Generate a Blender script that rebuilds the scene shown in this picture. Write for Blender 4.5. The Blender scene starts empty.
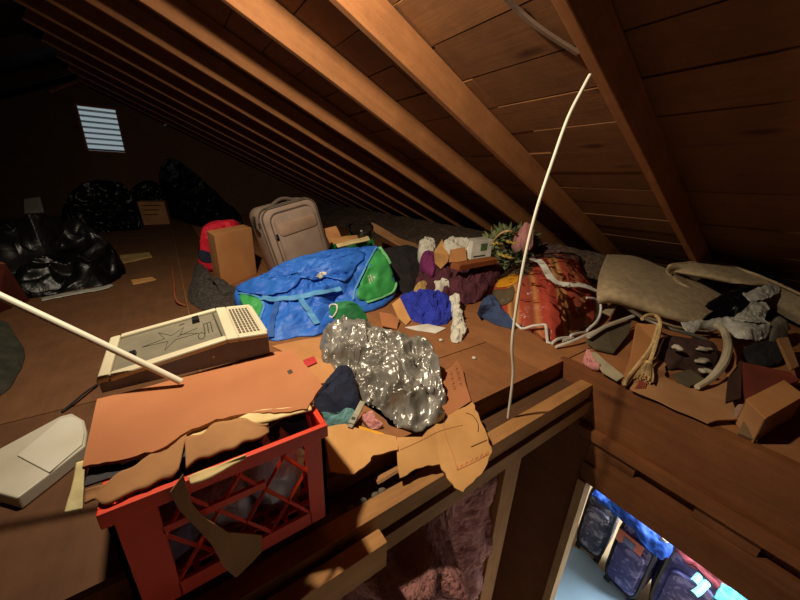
import bpy, bmesh, math, random
from math import sin, cos, pi, radians
from mathutils import Vector, Matrix, noise
from mathutils.bvhtree import BVHTree
random.seed(7)
V = Vector
scene = bpy.context.scene
col = scene.collection

# ------------------------------------------------------------------ camera
F, YAW, PITCH, ROLL, SLOPE = 324.386, radians(35.256), radians(19.838), radians(2.288), radians(24.163)
CAM = V((0, 0, .74))
FW = V((sin(YAW)*cos(PITCH), cos(YAW)*cos(PITCH), -sin(PITCH)))
_r = V((cos(YAW), -sin(YAW), 0)); _u = _r.cross(FW)
RT = cos(ROLL)*_r + sin(ROLL)*_u
UP = -sin(ROLL)*_r + cos(ROLL)*_u
cam = bpy.data.objects.new('camera', bpy.data.cameras.new('camera')); col.objects.link(cam)
cam.data.sensor_fit = 'HORIZONTAL'; cam.data.sensor_width = 36; cam.data.lens = 36*F/800
cam.data.clip_start = .01; cam.data.clip_end = 200
m = Matrix((RT, UP, -FW)).transposed().to_4x4(); m.translation = CAM
cam.matrix_world = m
scene.camera = cam

def ray(x, y): return (x-400)/F*RT - (y-300)/F*UP + FW
def P(x, y, z=None, Y=None, X=None, k=None):
    "the place a sight line reaches at height z, distance Y along the attic, X across it, or depth k"
    d = ray(x, y)
    if z is not None: k = (z-CAM.z)/d.z
    elif Y is not None: k = Y/d.y
    elif X is not None: k = X/d.x
    return CAM + d*k

SN, CS = sin(SLOPE), cos(SLOPE)
NRM = V((SN, 0, CS)); SLP = V((CS, 0, -SN))

# ------------------------------------------------------------------ materials
MATS = {}
def lin(c):
    f = lambda v: v/12.92 if v <= .04045 else ((v+.055)/1.055)**2.4
    return tuple(f(v/255) for v in c)+(1,)
class NT:
    def __init__(s, name):
        s.m = bpy.data.materials.new(name); s.m.use_nodes = True
        s.t = s.m.node_tree; s.n = s.t.nodes; s.l = s.t.links
        s.b = s.n['Principled BSDF']; s.out = s.n['Material Output']
    def node(s, typ, **kw):
        n = s.n.new(typ)
        for k, v in kw.items():
            if k.startswith('i_'): n.inputs[k[2:].replace('_', ' ')].default_value = v
            else: setattr(n, k, v)
        return n
    def link(s, a, b): s.l.new(a, b)
    def coords(s, scale=(1, 1, 1), rot=(0, 0, 0)):
        tc = s.node('ShaderNodeTexCoord'); mp = s.node('ShaderNodeMapping')
        mp.inputs['Scale'].default_value = scale; mp.inputs['Rotation'].default_value = rot
        s.link(tc.outputs['Object'], mp.inputs['Vector']); return mp.outputs[0]
    def ramp(s, fac, stops):
        r = s.node('ShaderNodeValToRGB'); e = r.color_ramp.elements
        while len(e) < len(stops): e.new(.5)
        for i, (p, c) in enumerate(stops): e[i].position = p; e[i].color = c
        s.link(fac, r.inputs[0]); return r.outputs[0]
    def mix(s, fac, a, b, mode='MIX'):
        n = s.node('ShaderNodeMix', data_type='RGBA', blend_type=mode)
        for sock, v in ((n.inputs[0], fac), (n.inputs[6], a), (n.inputs[7], b)):
            if hasattr(v, 'is_output'): s.link(v, sock)
            else: sock.default_value = v
        return n.outputs[2]
    def bump(s, h, strength, dist=.01):
        b = s.node('ShaderNodeBump'); b.inputs['Strength'].default_value = strength; b.inputs['Distance'].default_value = dist
        s.link(h, b.inputs['Height']); s.link(b.outputs[0], s.b.inputs['Normal']); return b

def plain(name, c, rough=.7, c2=None, scale=8, bump=.2, bscale=40, metal=0, spec=.5, bdist=.004, stretch=(1, 1, 1), sheen=0, detail=4, folds=0, fscale=9):
    if name in MATS: return MATS[name]
    t = NT(name); a = lin(c); b = lin(c2) if c2 else tuple(v*.75 for v in a[:3])+(1,)
    co = t.coords(stretch)
    n1 = t.node('ShaderNodeTexNoise'); n1.inputs['Scale'].default_value = scale; n1.inputs['Detail'].default_value = detail
    t.link(co, n1.inputs['Vector'])
    t.link(t.ramp(n1.outputs[0], [(.35, b), (.65, a)]), t.b.inputs['Base Color'])
    n2 = t.node('ShaderNodeTexNoise'); n2.inputs['Scale'].default_value = bscale; n2.inputs['Detail'].default_value = 5
    t.link(co, n2.inputs['Vector'])
    if folds:
        n3 = t.node('ShaderNodeTexNoise', noise_type='RIDGED_MULTIFRACTAL'); n3.inputs['Scale'].default_value = fscale; n3.inputs['Detail'].default_value = 3; n3.inputs['Distortion'].default_value = .8; n3.inputs['Roughness'].default_value = .35
        t.link(co, n3.inputs['Vector'])
        ma = t.node('ShaderNodeMath', operation='MULTIPLY_ADD'); t.link(n3.outputs[0], ma.inputs[0]); ma.inputs[1].default_value = folds; t.link(n2.outputs[0], ma.inputs[2]); t.bump(ma.outputs[0], bump, bdist)
    elif bump: t.bump(n2.outputs[0], bump, bdist)
    t.b.inputs['Roughness'].default_value = rough; t.b.inputs['Metallic'].default_value = metal
    t.b.inputs['Specular IOR Level'].default_value = spec
    if sheen: t.b.inputs['Sheen Weight'].default_value = sheen
    MATS[name] = t.m; return t.m

def wood(name, axis, c1, c2, knots=True, rough=.75, fine=1.0):
    t = NT(name)
    st = [34*fine, 34*fine, 34*fine]; st['XYZ'.index(axis)] = 2.4*fine
    co = t.coords(st)
    g = t.node('ShaderNodeNewGeometry'); oi = t.node('ShaderNodeObjectInfo')
    add = t.node('ShaderNodeMath', operation='ADD'); t.link(g.outputs['Random Per Island'], add.inputs[0]); t.link(oi.outputs['Random'], add.inputs[1])
    sh = t.node('ShaderNodeVectorMath', operation='SCALE'); sh.inputs[0].default_value = (37, 21, 53); t.link(add.outputs[0], sh.inputs['Scale'])
    va = t.node('ShaderNodeVectorMath', operation='ADD'); t.link(co, va.inputs[0]); t.link(sh.outputs[0], va.inputs[1])
    n1 = t.node('ShaderNodeTexNoise'); n1.inputs['Scale'].default_value = 1.5; n1.inputs['Detail'].default_value = 9; n1.inputs['Roughness'].default_value = .66; n1.inputs['Distortion'].default_value = .5
    t.link(va.outputs[0], n1.inputs['Vector'])
    a, b = lin(c1), lin(c2)
    c = t.ramp(n1.outputs[0], [(.25, tuple(x*.35+y*.65 for x, y in zip(a, b))), (.75, tuple(x*.8+y*.2 for x, y in zip(a, b)))])
    n2 = t.node('ShaderNodeTexNoise'); n2.inputs['Scale'].default_value = 6; n2.inputs['Detail'].default_value = 8; n2.inputs['Roughness'].default_value = .7
    t.link(t.coords((1, 1, 1)), n2.inputs['Vector'])
    c = t.mix(.8, c, t.ramp(n2.outputs[0], [(.3, (.66, .62, .6, 1)), (.7, (1.12, 1.08, 1.04, 1))]), 'MULTIPLY')
    tint = t.ramp(g.outputs['Random Per Island'], [(0, (.78, .74, .7, 1)), (1, (1.12, 1.1, 1.05, 1))])
    c = t.mix(1, c, tint, 'MULTIPLY')
    if knots:
        ks = [5, 5, 5]; ks['XYZ'.index(axis)] = 1.6
        vo = t.node('ShaderNodeTexVoronoi'); vo.inputs['Scale'].default_value = 1; vo.inputs['Randomness'].default_value = 1
        t.link(t.coords(ks), vo.inputs['Vector'])
        c = t.mix(1, c, t.ramp(vo.outputs['Distance'], [(.05, (.42, .33, .25, 1)), (.14, (1, 1, 1, 1))]), 'MULTIPLY')
    t.link(c, t.b.inputs['Base Color'])
    t.bump(n1.outputs[0], .25, .004)
    t.b.inputs['Roughness'].default_value = rough; t.b.inputs['Specular IOR Level'].default_value = .3
    return t.m

def plastic_film(name, c, c2, rough=.25, spec=.6, scale=14, strength=.5, coat=.0, metal=0):
    t = NT(name); co = t.coords()
    n = t.node('ShaderNodeTexNoise'); n.inputs['Scale'].default_value = scale; n.inputs['Detail'].default_value = 4; n.inputs['Distortion'].default_value = 1.5
    t.link(co, n.inputs['Vector'])
    vo = t.node('ShaderNodeTexVoronoi', feature='DISTANCE_TO_EDGE'); vo.inputs['Scale'].default_value = scale*1.3
    va = t.node('ShaderNodeVectorMath', operation='ADD'); t.link(co, va.inputs[0])
    sc = t.node('ShaderNodeVectorMath', operation='SCALE'); sc.inputs['Scale'].default_value = .07; t.link(n.outputs['Color'], sc.inputs[0]); t.link(sc.outputs[0], va.inputs[1])
    t.link(va.outputs[0], vo.inputs['Vector'])
    ad = t.node('ShaderNodeMath', operation='MULTIPLY_ADD'); t.link(vo.outputs['Distance'], ad.inputs[0]); ad.inputs[1].default_value = .8; t.link(n.outputs[0], ad.inputs[2])
    t.bump(ad.outputs[0], strength, .02)
    t.link(t.ramp(n.outputs[0], [(.35, lin(c2)), (.65, lin(c))]), t.b.inputs['Base Color'])
    t.b.inputs['Roughness'].default_value = rough; t.b.inputs['Specular IOR Level'].default_value = spec; t.b.inputs['Metallic'].default_value = metal
    t.b.inputs['Coat Weight'].default_value = coat; t.b.inputs['Coat Roughness'].default_value = .1
    return t.m

def clear_film(name, tint=(.93, .93, .9), refl=.16, rough=.12, scale=18, strength=.5):
    t = NT(name); t.n.remove(t.b)
    tr = t.node('ShaderNodeBsdfTransparent'); tr.inputs[0].default_value = tint+(1,)
    gl = t.node('ShaderNodeBsdfGlossy'); gl.inputs['Roughness'].default_value = rough; gl.inputs[0].default_value = (.95, .95, .95, 1)
    fr = t.node('ShaderNodeLayerWeight'); fr.inputs[0].default_value = refl
    n = t.node('ShaderNodeTexNoise'); n.inputs['Scale'].default_value = scale; n.inputs['Detail'].default_value = 3; n.inputs['Distortion'].default_value = 2
    t.link(t.coords(), n.inputs['Vector'])
    b = t.node('ShaderNodeBump'); b.inputs['Strength'].default_value = strength; b.inputs['Distance'].default_value = .015
    t.link(n.outputs[0], b.inputs['Height']); t.link(b.outputs[0], gl.inputs['Normal'])
    mx = t.node('ShaderNodeMixShader'); t.link(fr.outputs['Fresnel'], mx.inputs[0]); t.link(tr.outputs[0], mx.inputs[1]); t.link(gl.outputs[0], mx.inputs[2])
    t.link(mx.outputs[0], t.out.inputs[0]); return t.m

def striped(name, axis, stops, freq, warp=.02):
    t = NT(name)
    co = t.coords()
    n = t.node('ShaderNodeTexNoise'); n.inputs['Scale'].default_value = 5; t.link(co, n.inputs['Vector'])
    sc = t.node('ShaderNodeVectorMath', operation='SCALE'); sc.inputs['Scale'].default_value = warp*2; t.link(n.outputs['Color'], sc.inputs[0])
    va = t.node('ShaderNodeVectorMath', operation='ADD'); t.link(co, va.inputs[0]); t.link(sc.outputs[0], va.inputs[1])
    dp = t.node('ShaderNodeVectorMath', operation='DOT_PRODUCT'); t.link(va.outputs[0], dp.inputs[0]); dp.inputs[1].default_value = V(axis).normalized()*freq
    fr = t.node('ShaderNodeMath', operation='FRACT'); t.link(dp.outputs['Value'], fr.inputs[0])
    c = t.ramp(fr.outputs[0], [(p, lin(c)) for p, c in stops])
    t.link(c, t.b.inputs['Base Color']); t.b.inputs['Roughness'].default_value = .9
    n2 = t.node('ShaderNodeTexNoise'); n2.inputs['Scale'].default_value = 150; t.link(co, n2.inputs['Vector']); t.bump(n2.outputs[0], .3, .003)
    return t.m

M = dict(
    rafter=wood('rafter wood', 'X', (192, 136, 88), (140, 88, 50)),
    board_y=wood('sheathing wood', 'Y', (134, 92, 56), (98, 64, 38)),
    joist_x=wood('joist wood along x', 'X', (190, 142, 88), (128, 88, 52)),
    trim_y=wood('trim wood along y', 'Y', (142, 90, 52), (92, 54, 30)),
    stud=wood('stud wood', 'Z', (178, 128, 76), (110, 74, 42)),
    ply=wood('subfloor wood', 'Y', (176, 122, 78), (142, 94, 58), knots=False, fine=.7),
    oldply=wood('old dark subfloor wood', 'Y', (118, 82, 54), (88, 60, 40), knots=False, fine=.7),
    shaded_board=wood('shade darkened wood', 'Y', (70, 50, 36), (46, 34, 26)),  # left slope only: its shade is put into the wood colour
    gable=wood('gable wood', 'X', (110, 78, 52), (74, 50, 34)),
    lath=wood('dark stained wood', 'X', (168, 100, 56), (120, 66, 36)),
    card=plain('cardboard', (196, 138, 84), .85, (182, 124, 72), 5, .15, 60),
    card_pale=plain('pale cardboard', (208, 156, 94), .88, (190, 138, 80), 6, .2, 40),
    card_red=plain('reddish cardboard', (180, 116, 74), .88, (164, 102, 62), 4, .25, 50),
    card_dark=plain('dusty cardboard', (176, 128, 82), .9, (152, 106, 66), 5, .15, 60),
    card_raw=plain('torn inner paper', (236, 216, 160), .9, (216, 190, 132), 12, .4, 60),
    cream=plain('cream paper', (236, 222, 168), .8, (222, 204, 146), 6, .2, 50),
    white=plain('white paper', (226, 222, 208), .8, (198, 192, 176), 8, .3, 40),
    orange=plain('orange plastic', (236, 64, 14), .5, (222, 54, 10), 5, .08, 60, bdist=.002),
    console_dark=plain('charcoal plastic', (108, 108, 128), .55, (98, 98, 116), 30, .1, 200, bdist=.001),
    console_cream=plain('cream plastic', (196, 188, 160), .5, (184, 174, 146), 4, .06, 120, bdist=.001),
    console_grey=plain('grey green panel', (112, 106, 88), .6, (102, 96, 80), 20, .08, 150, bdist=.001),
    black=plain('black plastic', (22, 22, 24), .4, (16, 16, 18), 10, .05, 80),
    ink=plain('dark ink', (64, 58, 48), .8, None, 10, 0, 10),
    ink_brown=plain('brown ink', (92, 58, 36), .85, None, 10, 0, 10),
    ink_red=plain('red ink', (206, 88, 44), .85, None, 10, 0, 10),
    pole=plain('white pole plastic', (232, 226, 206), .4, (222, 214, 192), 3, .05, 60, bdist=.001),
    tub=plain('whitish plastic', (196, 190, 172), .45, (176, 168, 148), 5, .12, 30),
    suitcase=plain('taupe fabric', (150, 128, 112), .85, (136, 114, 100), 10, .3, 300, bdist=.002),
    suitcase_dark=plain('dark taupe trim', (96, 82, 72), .8, None, 10, .2, 200),
    chrome=plain('chrome', (200, 200, 200), .2, None, 5, 0, 10, metal=1),
    blue=plain('blue nylon', (52, 118, 214), .55, (40, 98, 196), 7, .5, 22, bdist=.012, detail=6, folds=1.6),
    blue_strap=plain('pale blue webbing', (96, 160, 208), .7, (76, 138, 190), 20, .3, 200),
    green=plain('green nylon', (66, 168, 88), .6, (50, 146, 70), 8, .35, 30, bdist=.008, folds=1.6),
    green_dark=plain('dark green nylon', (30, 130, 70), .65, (20, 100, 52), 10, .35, 30, bdist=.008, folds=1.6),
    red=plain('red fabric', (214, 28, 54), .7, (190, 20, 44), 9, .4, 30, bdist=.008, folds=1.6),
    navy=plain('navy fabric', (26, 34, 62), .9, (18, 22, 42), 12, .5, 40, bdist=.01, folds=1.6),
    teal=plain('dusty teal fabric', (110, 158, 158), .9, (86, 134, 138), 14, .5, 50, bdist=.01, folds=1.6),
    royal=plain('royal blue knit', (44, 60, 184), .9, (30, 44, 152), 12, .6, 60, bdist=.01, folds=1.6),
    burgundy=plain('burgundy fabric', (96, 44, 56), .9, (70, 30, 42), 12, .6, 40, bdist=.012, folds=1.6),
    magenta=plain('magenta fabric', (130, 44, 104), .85, (104, 32, 80), 12, .5, 40, bdist=.01, folds=1.6),
    blackcloth=plain('black fabric', (34, 28, 30), .95, (24, 20, 22), 12, .5, 60, bdist=.01, folds=1.6),
    greyfluff=plain('dark grey fleece', (78, 70, 64), 1, (48, 42, 38), 60, 1, 90, bdist=.02),
    carpet=plain('beige carpet', (196, 174, 138), 1, (172, 150, 116), 30, .7, 260, bdist=.006),
    carpet_back=plain('carpet backing', (158, 142, 114), 1, (140, 124, 96), 40, .5, 200, bdist=.004),
    pink=plain('dusty pink fabric', (212, 150, 146), .85, (192, 126, 124), 12, .4, 40),
    yellow=plain('yellow fabric', (232, 168, 36), .8, (214, 148, 24), 12, .4, 40),
    cordcream=plain('cream rope', (216, 186, 132), .9, (188, 156, 104), 60, .5, 160),
    piping=plain('white piping', (232, 228, 216), .5, None, 10, .1, 60),
    hose=plain('cream hose', (206, 194, 164), .55, (186, 172, 142), 10, .15, 60),
    rod=plain('grey metal rod', (150, 142, 128), .4, None, 10, .05, 60, metal=.6),
    slate=plain('olive grey board', (96, 84, 64), .7, (82, 72, 54), 8, .2, 60),
    darkbrown=plain('dark brown board', (74, 44, 28), .8, (58, 34, 22), 8, .2, 60),
    maroon=plain('maroon board', (122, 50, 30), .8, (98, 40, 24), 8, .2, 60),
    leaf=plain('artificial leaf', (140, 146, 100), .8, (92, 106, 66), 30, .3, 60),
    straw=plain('pale petals', (214, 190, 96), .8, (198, 170, 78), 30, .3, 60),
    pinkins=plain('pink fibreglass', (196, 140, 132), 1, (150, 96, 94), 16, 1, 46, bdist=.03),
    looseins=plain('dusty loose insulation', (122, 100, 82), 1, (84, 66, 54), 24, 1, 50, bdist=.03),
    dust=plain('grey rubble', (112, 104, 88), .9, (80, 74, 62), 30, .4, 60),
    blackbag=plastic_film('black garbage bag film', (14, 14, 17), (8, 8, 10), .34, .35, 7, .4),
    silver=plastic_film('grey garbage bag film', (158, 154, 146), (112, 107, 98), .28, .9, 7, .22, metal=.3),
    whitebag=plastic_film('white plastic bag film', (196, 194, 182), (170, 168, 158), .35, .5, 12, .5),
    clear=clear_film('clear vinyl', (.9, .88, .83), .22, .16, 16, .7),
    clearjar=clear_film('clear plastic jar', (.9, .93, .92), .25, .08, 30, .2),
    blanket=striped('striped blanket', (.62, -.75, .15), [(0, (190, 78, 60)), (.22, (180, 66, 52)), (.28, (214, 158, 92)), (.36, (140, 84, 54)), (.42, (216, 164, 98)), (.5, (188, 80, 60)), (.72, (150, 74, 54)), (.8, (204, 138, 84)), (.9, (182, 68, 56)), (1, (190, 78, 60))], 3.6, .006),
    drywall=plain('drywall', (214, 210, 202), .9, None, 3, .05, 60),
    bluefloor=plain('pale blue sheet', (176, 206, 226), .85, (168, 198, 220), 4, .15, 20),
    tanfloor=plain('tan wood', (190, 160, 120), .7, (176, 146, 108), 6, .1, 40),
    royalcloth=plain('bright blue cloth', (32, 84, 176), .7, (26, 70, 170), 8, .4, 30, bdist=.01),
    coral=plain('coral plastic', (226, 128, 104), .6, None, 10, .1, 40),
    rose=plain('rose fabric', (186, 82, 92), .8, None, 10, .3, 40),
    aqua=plain('aqua fabric', (74, 180, 196), .7, None, 10, .3, 40),
    slat=plain('painted metal slat', (176, 190, 196), .5, (160, 174, 182), 6, .05, 40),
)
def paisley(name, a, b, c):
    t = NT(name); co = t.coords()
    vo = t.node('ShaderNodeTexVoronoi', feature='SMOOTH_F1'); vo.inputs['Scale'].default_value = 26
    n = t.node('ShaderNodeTexNoise'); n.inputs['Scale'].default_value = 20; n.inputs['Distortion'].default_value = 3; n.inputs['Detail'].default_value = 3
    t.link(co, n.inputs['Vector']); n.inputs['Scale'].default_value = 9
    sc = t.node('ShaderNodeVectorMath', operation='SCALE'); sc.inputs['Scale'].default_value = .16; t.link(n.outputs['Color'], sc.inputs[0])
    va = t.node('ShaderNodeVectorMath', operation='ADD'); t.link(co, va.inputs[0]); t.link(sc.outputs[0], va.inputs[1]); t.link(va.outputs[0], vo.inputs['Vector'])
    vo.inputs['Scale'].default_value = 11
    t.link(t.ramp(vo.outputs['Distance'], [(.1, lin(a)), (.3, lin(b)), (.45, lin(c)), (.6, lin(a))]), t.b.inputs['Base Color'])
    t.b.inputs['Roughness'].default_value = .7; return t.m
M['paisley_grey'] = paisley('grey paisley fabric', (66, 64, 80), (176, 168, 178), (104, 100, 118))
M['paisley_violet'] = paisley('violet paisley fabric', (62, 60, 110), (150, 142, 190), (88, 84, 142))

# ------------------------------------------------------------------ helpers
def tag(o, label=None, cat=None, group=None, kind=None):
    if label: o['label'] = label
    if cat: o['category'] = cat
    if group: o['group'] = group
    if kind: o['kind'] = kind
    return o
def empty(name, loc, label, cat, group=None):
    o = bpy.data.objects.new(name, None); col.objects.link(o); o.location = loc; o.empty_display_size = .05
    return tag(o, label, cat, group)
def worldloc(o):
    l = V(o.location)
    while o.parent: o = o.parent; l += V(o.location)
    return l
def obj(name, bm, mat, parent=None, smooth=True, label=None, cat=None, group=None, kind=None, angle=35, solid=0, subsurf=0, bevel=0):
    "one mesh object from a bmesh laid out in the attic's own coordinates"
    if parent is not None: org = worldloc(parent); loc = V((0, 0, 0))
    else:
        if bm.verts:
            xs = [v.co for v in bm.verts]
            org = V(((min(v.x for v in xs)+max(v.x for v in xs))/2, (min(v.y for v in xs)+max(v.y for v in xs))/2, min(v.z for v in xs)))
        else: org = V((0, 0, 0))
        loc = org
    bmesh.ops.translate(bm, verts=bm.verts, vec=-org)
    bmesh.ops.recalc_face_normals(bm, faces=bm.faces)
    me = bpy.data.meshes.new(name); bm.to_mesh(me); bm.free()
    for p in me.polygons: p.use_smooth = smooth
    if smooth: me.set_sharp_from_angle(angle=radians(angle))
    o = bpy.data.objects.new(name, me); col.objects.link(o); o.location = loc
    if parent is not None: o.parent = parent
    me.materials.append(M[mat] if isinstance(mat, str) else mat)
    if bevel:
        b = o.modifiers.new('bevel', 'BEVEL'); b.width = bevel; b.segments = 2; b.limit_method = 'ANGLE'; b.angle_limit = radians(40)
    if solid:
        s = o.modifiers.new('solid', 'SOLIDIFY'); s.thickness = solid; s.offset = 0
    if subsurf:
        s = o.modifiers.new('sub', 'SUBSURF'); s.levels = s.render_levels = subsurf
    tag(o, label, cat, group, kind); return o

def hexa(bm, b, t):
    "closed block from four base and four top corners"
    v = [bm.verts.new(p) for p in list(b)+list(t)]
    for f in ((3, 2, 1, 0), (4, 5, 6, 7), (0, 1, 5, 4), (1, 2, 6, 5), (2, 3, 7, 6), (3, 0, 4, 7)): bm.faces.new([v[i] for i in f])
def frame_box(bm, o, a, b, c):
    "block with one corner o and edge vectors a b c"
    o, a, b, c = V(o), V(a), V(b), V(c)
    hexa(bm, (o, o+a, o+a+b, o+b), (o+c, o+a+c, o+a+b+c, o+b+c))
def box(bm, lo, hi):
    frame_box(bm, lo, (hi[0]-lo[0], 0, 0), (0, hi[1]-lo[1], 0), (0, 0, hi[2]-lo[2]))
def NB(): return bmesh.new()

def catmull(pts, n, closed=False):
    pts = [V(p) for p in pts]; N = len(pts); out = []
    segs = N if closed else N-1
    for i in range(segs):
        p0 = pts[(i-1) % N] if closed or i > 0 else pts[0]*2-pts[1]
        p1, p2 = pts[i], pts[(i+1) % N]
        p3 = pts[(i+2) % N] if closed or i+2 < N else pts[-1]*2-pts[-2]
        for j in range(n):
            t = j/n
            out.append(.5*((2*p1)+(p2-p0)*t+(2*p0-5*p1+4*p2-p3)*t*t+(3*p1-p0-3*p2+p3)*t**3))
    if not closed: out.append(pts[-1])
    return out
def resample(pts, n, closed):
    q = pts+[pts[0]] if closed else pts
    L = [0]
    for a, b in zip(q, q[1:]): L.append(L[-1]+(b-a).length)
    tot = L[-1]; out = []; j = 0
    for i in range(n):
        s = tot*i/(n if closed else n-1)
        while j < len(L)-2 and L[j+1] < s: j += 1
        d = L[j+1]-L[j]; out.append(q[j].lerp(q[j+1], (s-L[j])/d if d > 1e-9 else 0))
    return out
def tube(bm, pts, r, seg=8, n=6, flat=1.0, smooth=True):
    p = catmull(pts, n) if smooth and len(pts) > 2 else [V(q) for q in pts]
    rings = []; up = V((0, 0, 1)); N = len(p); prev = None
    for i, q in enumerate(p):
        t = (p[min(i+1, N-1)]-p[max(i-1, 0)]).normalized()
        if prev is None:
            a = t.cross(up if abs(t.z) < .95 else V((1, 0, 0))).normalized()
        else: a = (prev-t*prev.dot(t)).normalized()
        prev = a; b = t.cross(a)
        rr = r(i/(N-1)) if callable(r) else r
        rings.append([bm.verts.new(q+a*rr*cos(2*pi*k/seg)+b*rr*flat*sin(2*pi*k/seg)) for k in range(seg)])
    for A, B in zip(rings, rings[1:]):
        for k in range(seg): bm.faces.new((A[k], A[(k+1) % seg], B[(k+1) % seg], B[k]))
    bm.faces.new(rings[0][::-1]); bm.faces.new(rings[-1])
def ridged(p, oct=4):
    v = 0; a = 1; f = 1
    for i in range(oct):
        v += a*(1-2*abs(noise.noise(p*f))); a *= .5; f *= 2.03
    return v/1.9
_cells = {}
def _cell(i, j, k):
    "a feature point, an offset and a tilt for one cell of a fixed random grid"
    c = _cells.get((i, j, k))
    if c is None:
        r = random.Random(i*73856093 ^ j*19349663 ^ k*83492791)
        c = (i+r.random(), j+r.random(), k+r.random(), r.uniform(-.55, .55), r.uniform(-.8, .8), r.uniform(-.8, .8), r.uniform(-.8, .8)); _cells[(i, j, k)] = c
    return c
def facet(p):
    "creased film: the lower envelope of tilted planes, so edges are sharp and faces slack"
    v = 0; a = 1; x, y, z = p
    for o_ in range(2):
        i0, j0, k0 = math.floor(x), math.floor(y), math.floor(z); best = -9
        for i in (i0-1, i0, i0+1):
            for j in (j0-1, j0, j0+1):
                for k in (k0-1, k0, k0+1):
                    c = _cell(i, j, k); dx, dy, dz = x-c[0], y-c[1], z-c[2]; d2 = dx*dx+dy*dy+dz*dz
                    if d2 < 1.7:
                        h = c[3]+c[4]*dx+c[5]*dy+c[6]*dz-.9*math.sqrt(d2)
                        if h > best: best = h
        v += a*best; x, y, z = x*2.1+3, y*2.1+1, z*2.1+7; a *= .45
    return -(v+.35)
def cren(p, freq, stretch=None):
    q = V(p)*freq
    if stretch is not None: ax, s = stretch; ax = V(ax).normalized(); q = q-ax*q.dot(ax)*(1-s)
    return ridged(q, 4)

def heap(name, outline, mat, base=0., bulge=.05, amp=.02, freq=9, fine=0, parent=None, nA=110, nR=26, power=2.2, center=None, stretch=None, seed=0, edge=.35, up=(0, 0, 1), floorskirt=True, smooth=True, angle=180, crumple=False, **kw):
    """a crumpled soft mass: outline points (px, py, height) seen in the photo become places in the attic; the surface
    domes up between them, wrinkles with folded noise, and closes down to what it lies on"""
    o3 = [P(*q[:2], z=q[2]) if len(q) == 3 else P(*q[:2], Y=q[3]) for q in outline]
    ring = resample(catmull(o3, 8, True), nA, True)
    c = P(center[0], center[1], z=center[2]) if center else sum(ring, V())/nA
    up = V(up).normalized(); off = V((seed*3.1, seed*1.7, seed*5.3))
    bm = NB(); rings = []
    for j in range(1, nR+1):
        r = j/nR; row = []
        for i in range(nA):
            p = c.lerp(ring[i], r)+up*bulge*(1-r**power)
            w = amp*(edge+(1-edge)*(1-r**4))
            dn = facet((p+off)*freq)+fine*facet((p+off)*freq*3.1) if crumple else cren(p+off, freq, stretch)
            dn2 = noise.noise((p+off)*freq*.6)
            p = p+up*(w*(dn-.3))+V((noise.noise((p+off)*freq*1.3), noise.noise((p+off)*freq*1.3+V((9, 2, 4))), 0))*w*.5+up*dn2*w*.6
            row.append(bm.verts.new(p))
        rings.append(row)
    cv = bm.verts.new(c+up*(bulge+amp*((facet((c+off)*freq) if crumple else cren(c+off, freq, stretch))-.3)))
    for i in range(nA): bm.faces.new((cv, rings[0][i], rings[0][(i+1) % nA]))
    for A, B in zip(rings, rings[1:]):
        for i in range(nA): bm.faces.new((A[i], B[i], B[(i+1) % nA], A[(i+1) % nA]))
    if floorskirt:
        last = rings[-1]; low = []
        for i in range(nA):
            q = last[i].co; z = base if not callable(base) else base(q)
            # round the side under, then down to the support
            h = max(0, q.z-z)
            inw = (V((c.x, c.y, 0))-V((q.x, q.y, 0))); inw.normalize()
            mid = bm.verts.new(V((q.x, q.y, z+h*.45))-inw*min(.012, h*.1)); bot = bm.verts.new(V((q.x, q.y, z))+inw*min(.02, h*.3))
            low.append((mid, bot))
        for i in range(nA):
            k = (i+1) % nA
            bm.faces.new((last[i], low[i][0], low[k][0], last[k])); bm.faces.new((low[i][0], low[i][1], low[k][1], low[k][0]))
        bm.faces.new([l[1] for l in low][::-1])
    return obj(name, bm, mat, parent, smooth, angle=angle, **kw)

def sheet(name, rows, mat, thick=.004, amp=0., freq=12, parent=None, nu=40, nv=30, seed=0, stretch=None, **kw):
    "a soft sheet through rows of (px, py, height) points"
    g = [[P(q[0], q[1], z=q[2]) for q in r] for r in rows]
    rr = [resample(catmull(r, 10), nu, False) for r in g]
    cols = [resample(catmull([r[i] for r in rr], 10), nv, False) for i in range(nu)]
    bm = NB(); off = V((seed*2.3, seed, seed*4.1)); vs = []
    for i in range(nu):
        vs.append([])
        for j in range(nv):
            p = cols[i][j]
            if amp: p = p+V((0, 0, amp*(cren(p+off, freq, stretch)-.3)))
            vs[-1].append(bm.verts.new(p))
    for i in range(nu-1):
        for j in range(nv-1): bm.faces.new((vs[i][j], vs[i+1][j], vs[i+1][j+1], vs[i][j+1]))
    return obj(name, bm, mat, parent, True, solid=thick, angle=180, **kw)

def plate(name, pts, mat, t=.004, parent=None, wob=0., cut=3, **kw):
    "a flat stiff sheet (cardboard, board) with its true thickness, from world points"
    bm = NB(); pts = [V(p) for p in pts]
    n = V((0, 0, 0))
    for a, b in zip(pts, pts[1:]+pts[:1]): n += (a-pts[0]).cross(b-pts[0])
    n.normalize()
    if n.z < 0: n = -n
    c = sum(pts, V())/len(pts)
    top = [p - n*(p-c).dot(n)*(0 if wob else 0) for p in pts]
    vt = [bm.verts.new(p) for p in top]
    f = bm.faces.new(vt)
    r = bmesh.ops.triangulate(bm, faces=[f])
    if wob:
        bmesh.ops.subdivide_edges(bm, edges=bm.edges[:], cuts=cut, use_grid_fill=True)
        for v in bm.verts: v.co += n*wob*(noise.noise(v.co*7)+.4*noise.noise(v.co*19))
    ext = bmesh.ops.extrude_face_region(bm, geom=bm.faces[:])
    for v in [e for e in ext['geom'] if isinstance(e, bmesh.types.BMVert)]: v.co -= n*t
    return obj(name, bm, mat, parent, kw.pop('smooth', False), **kw)
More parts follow.
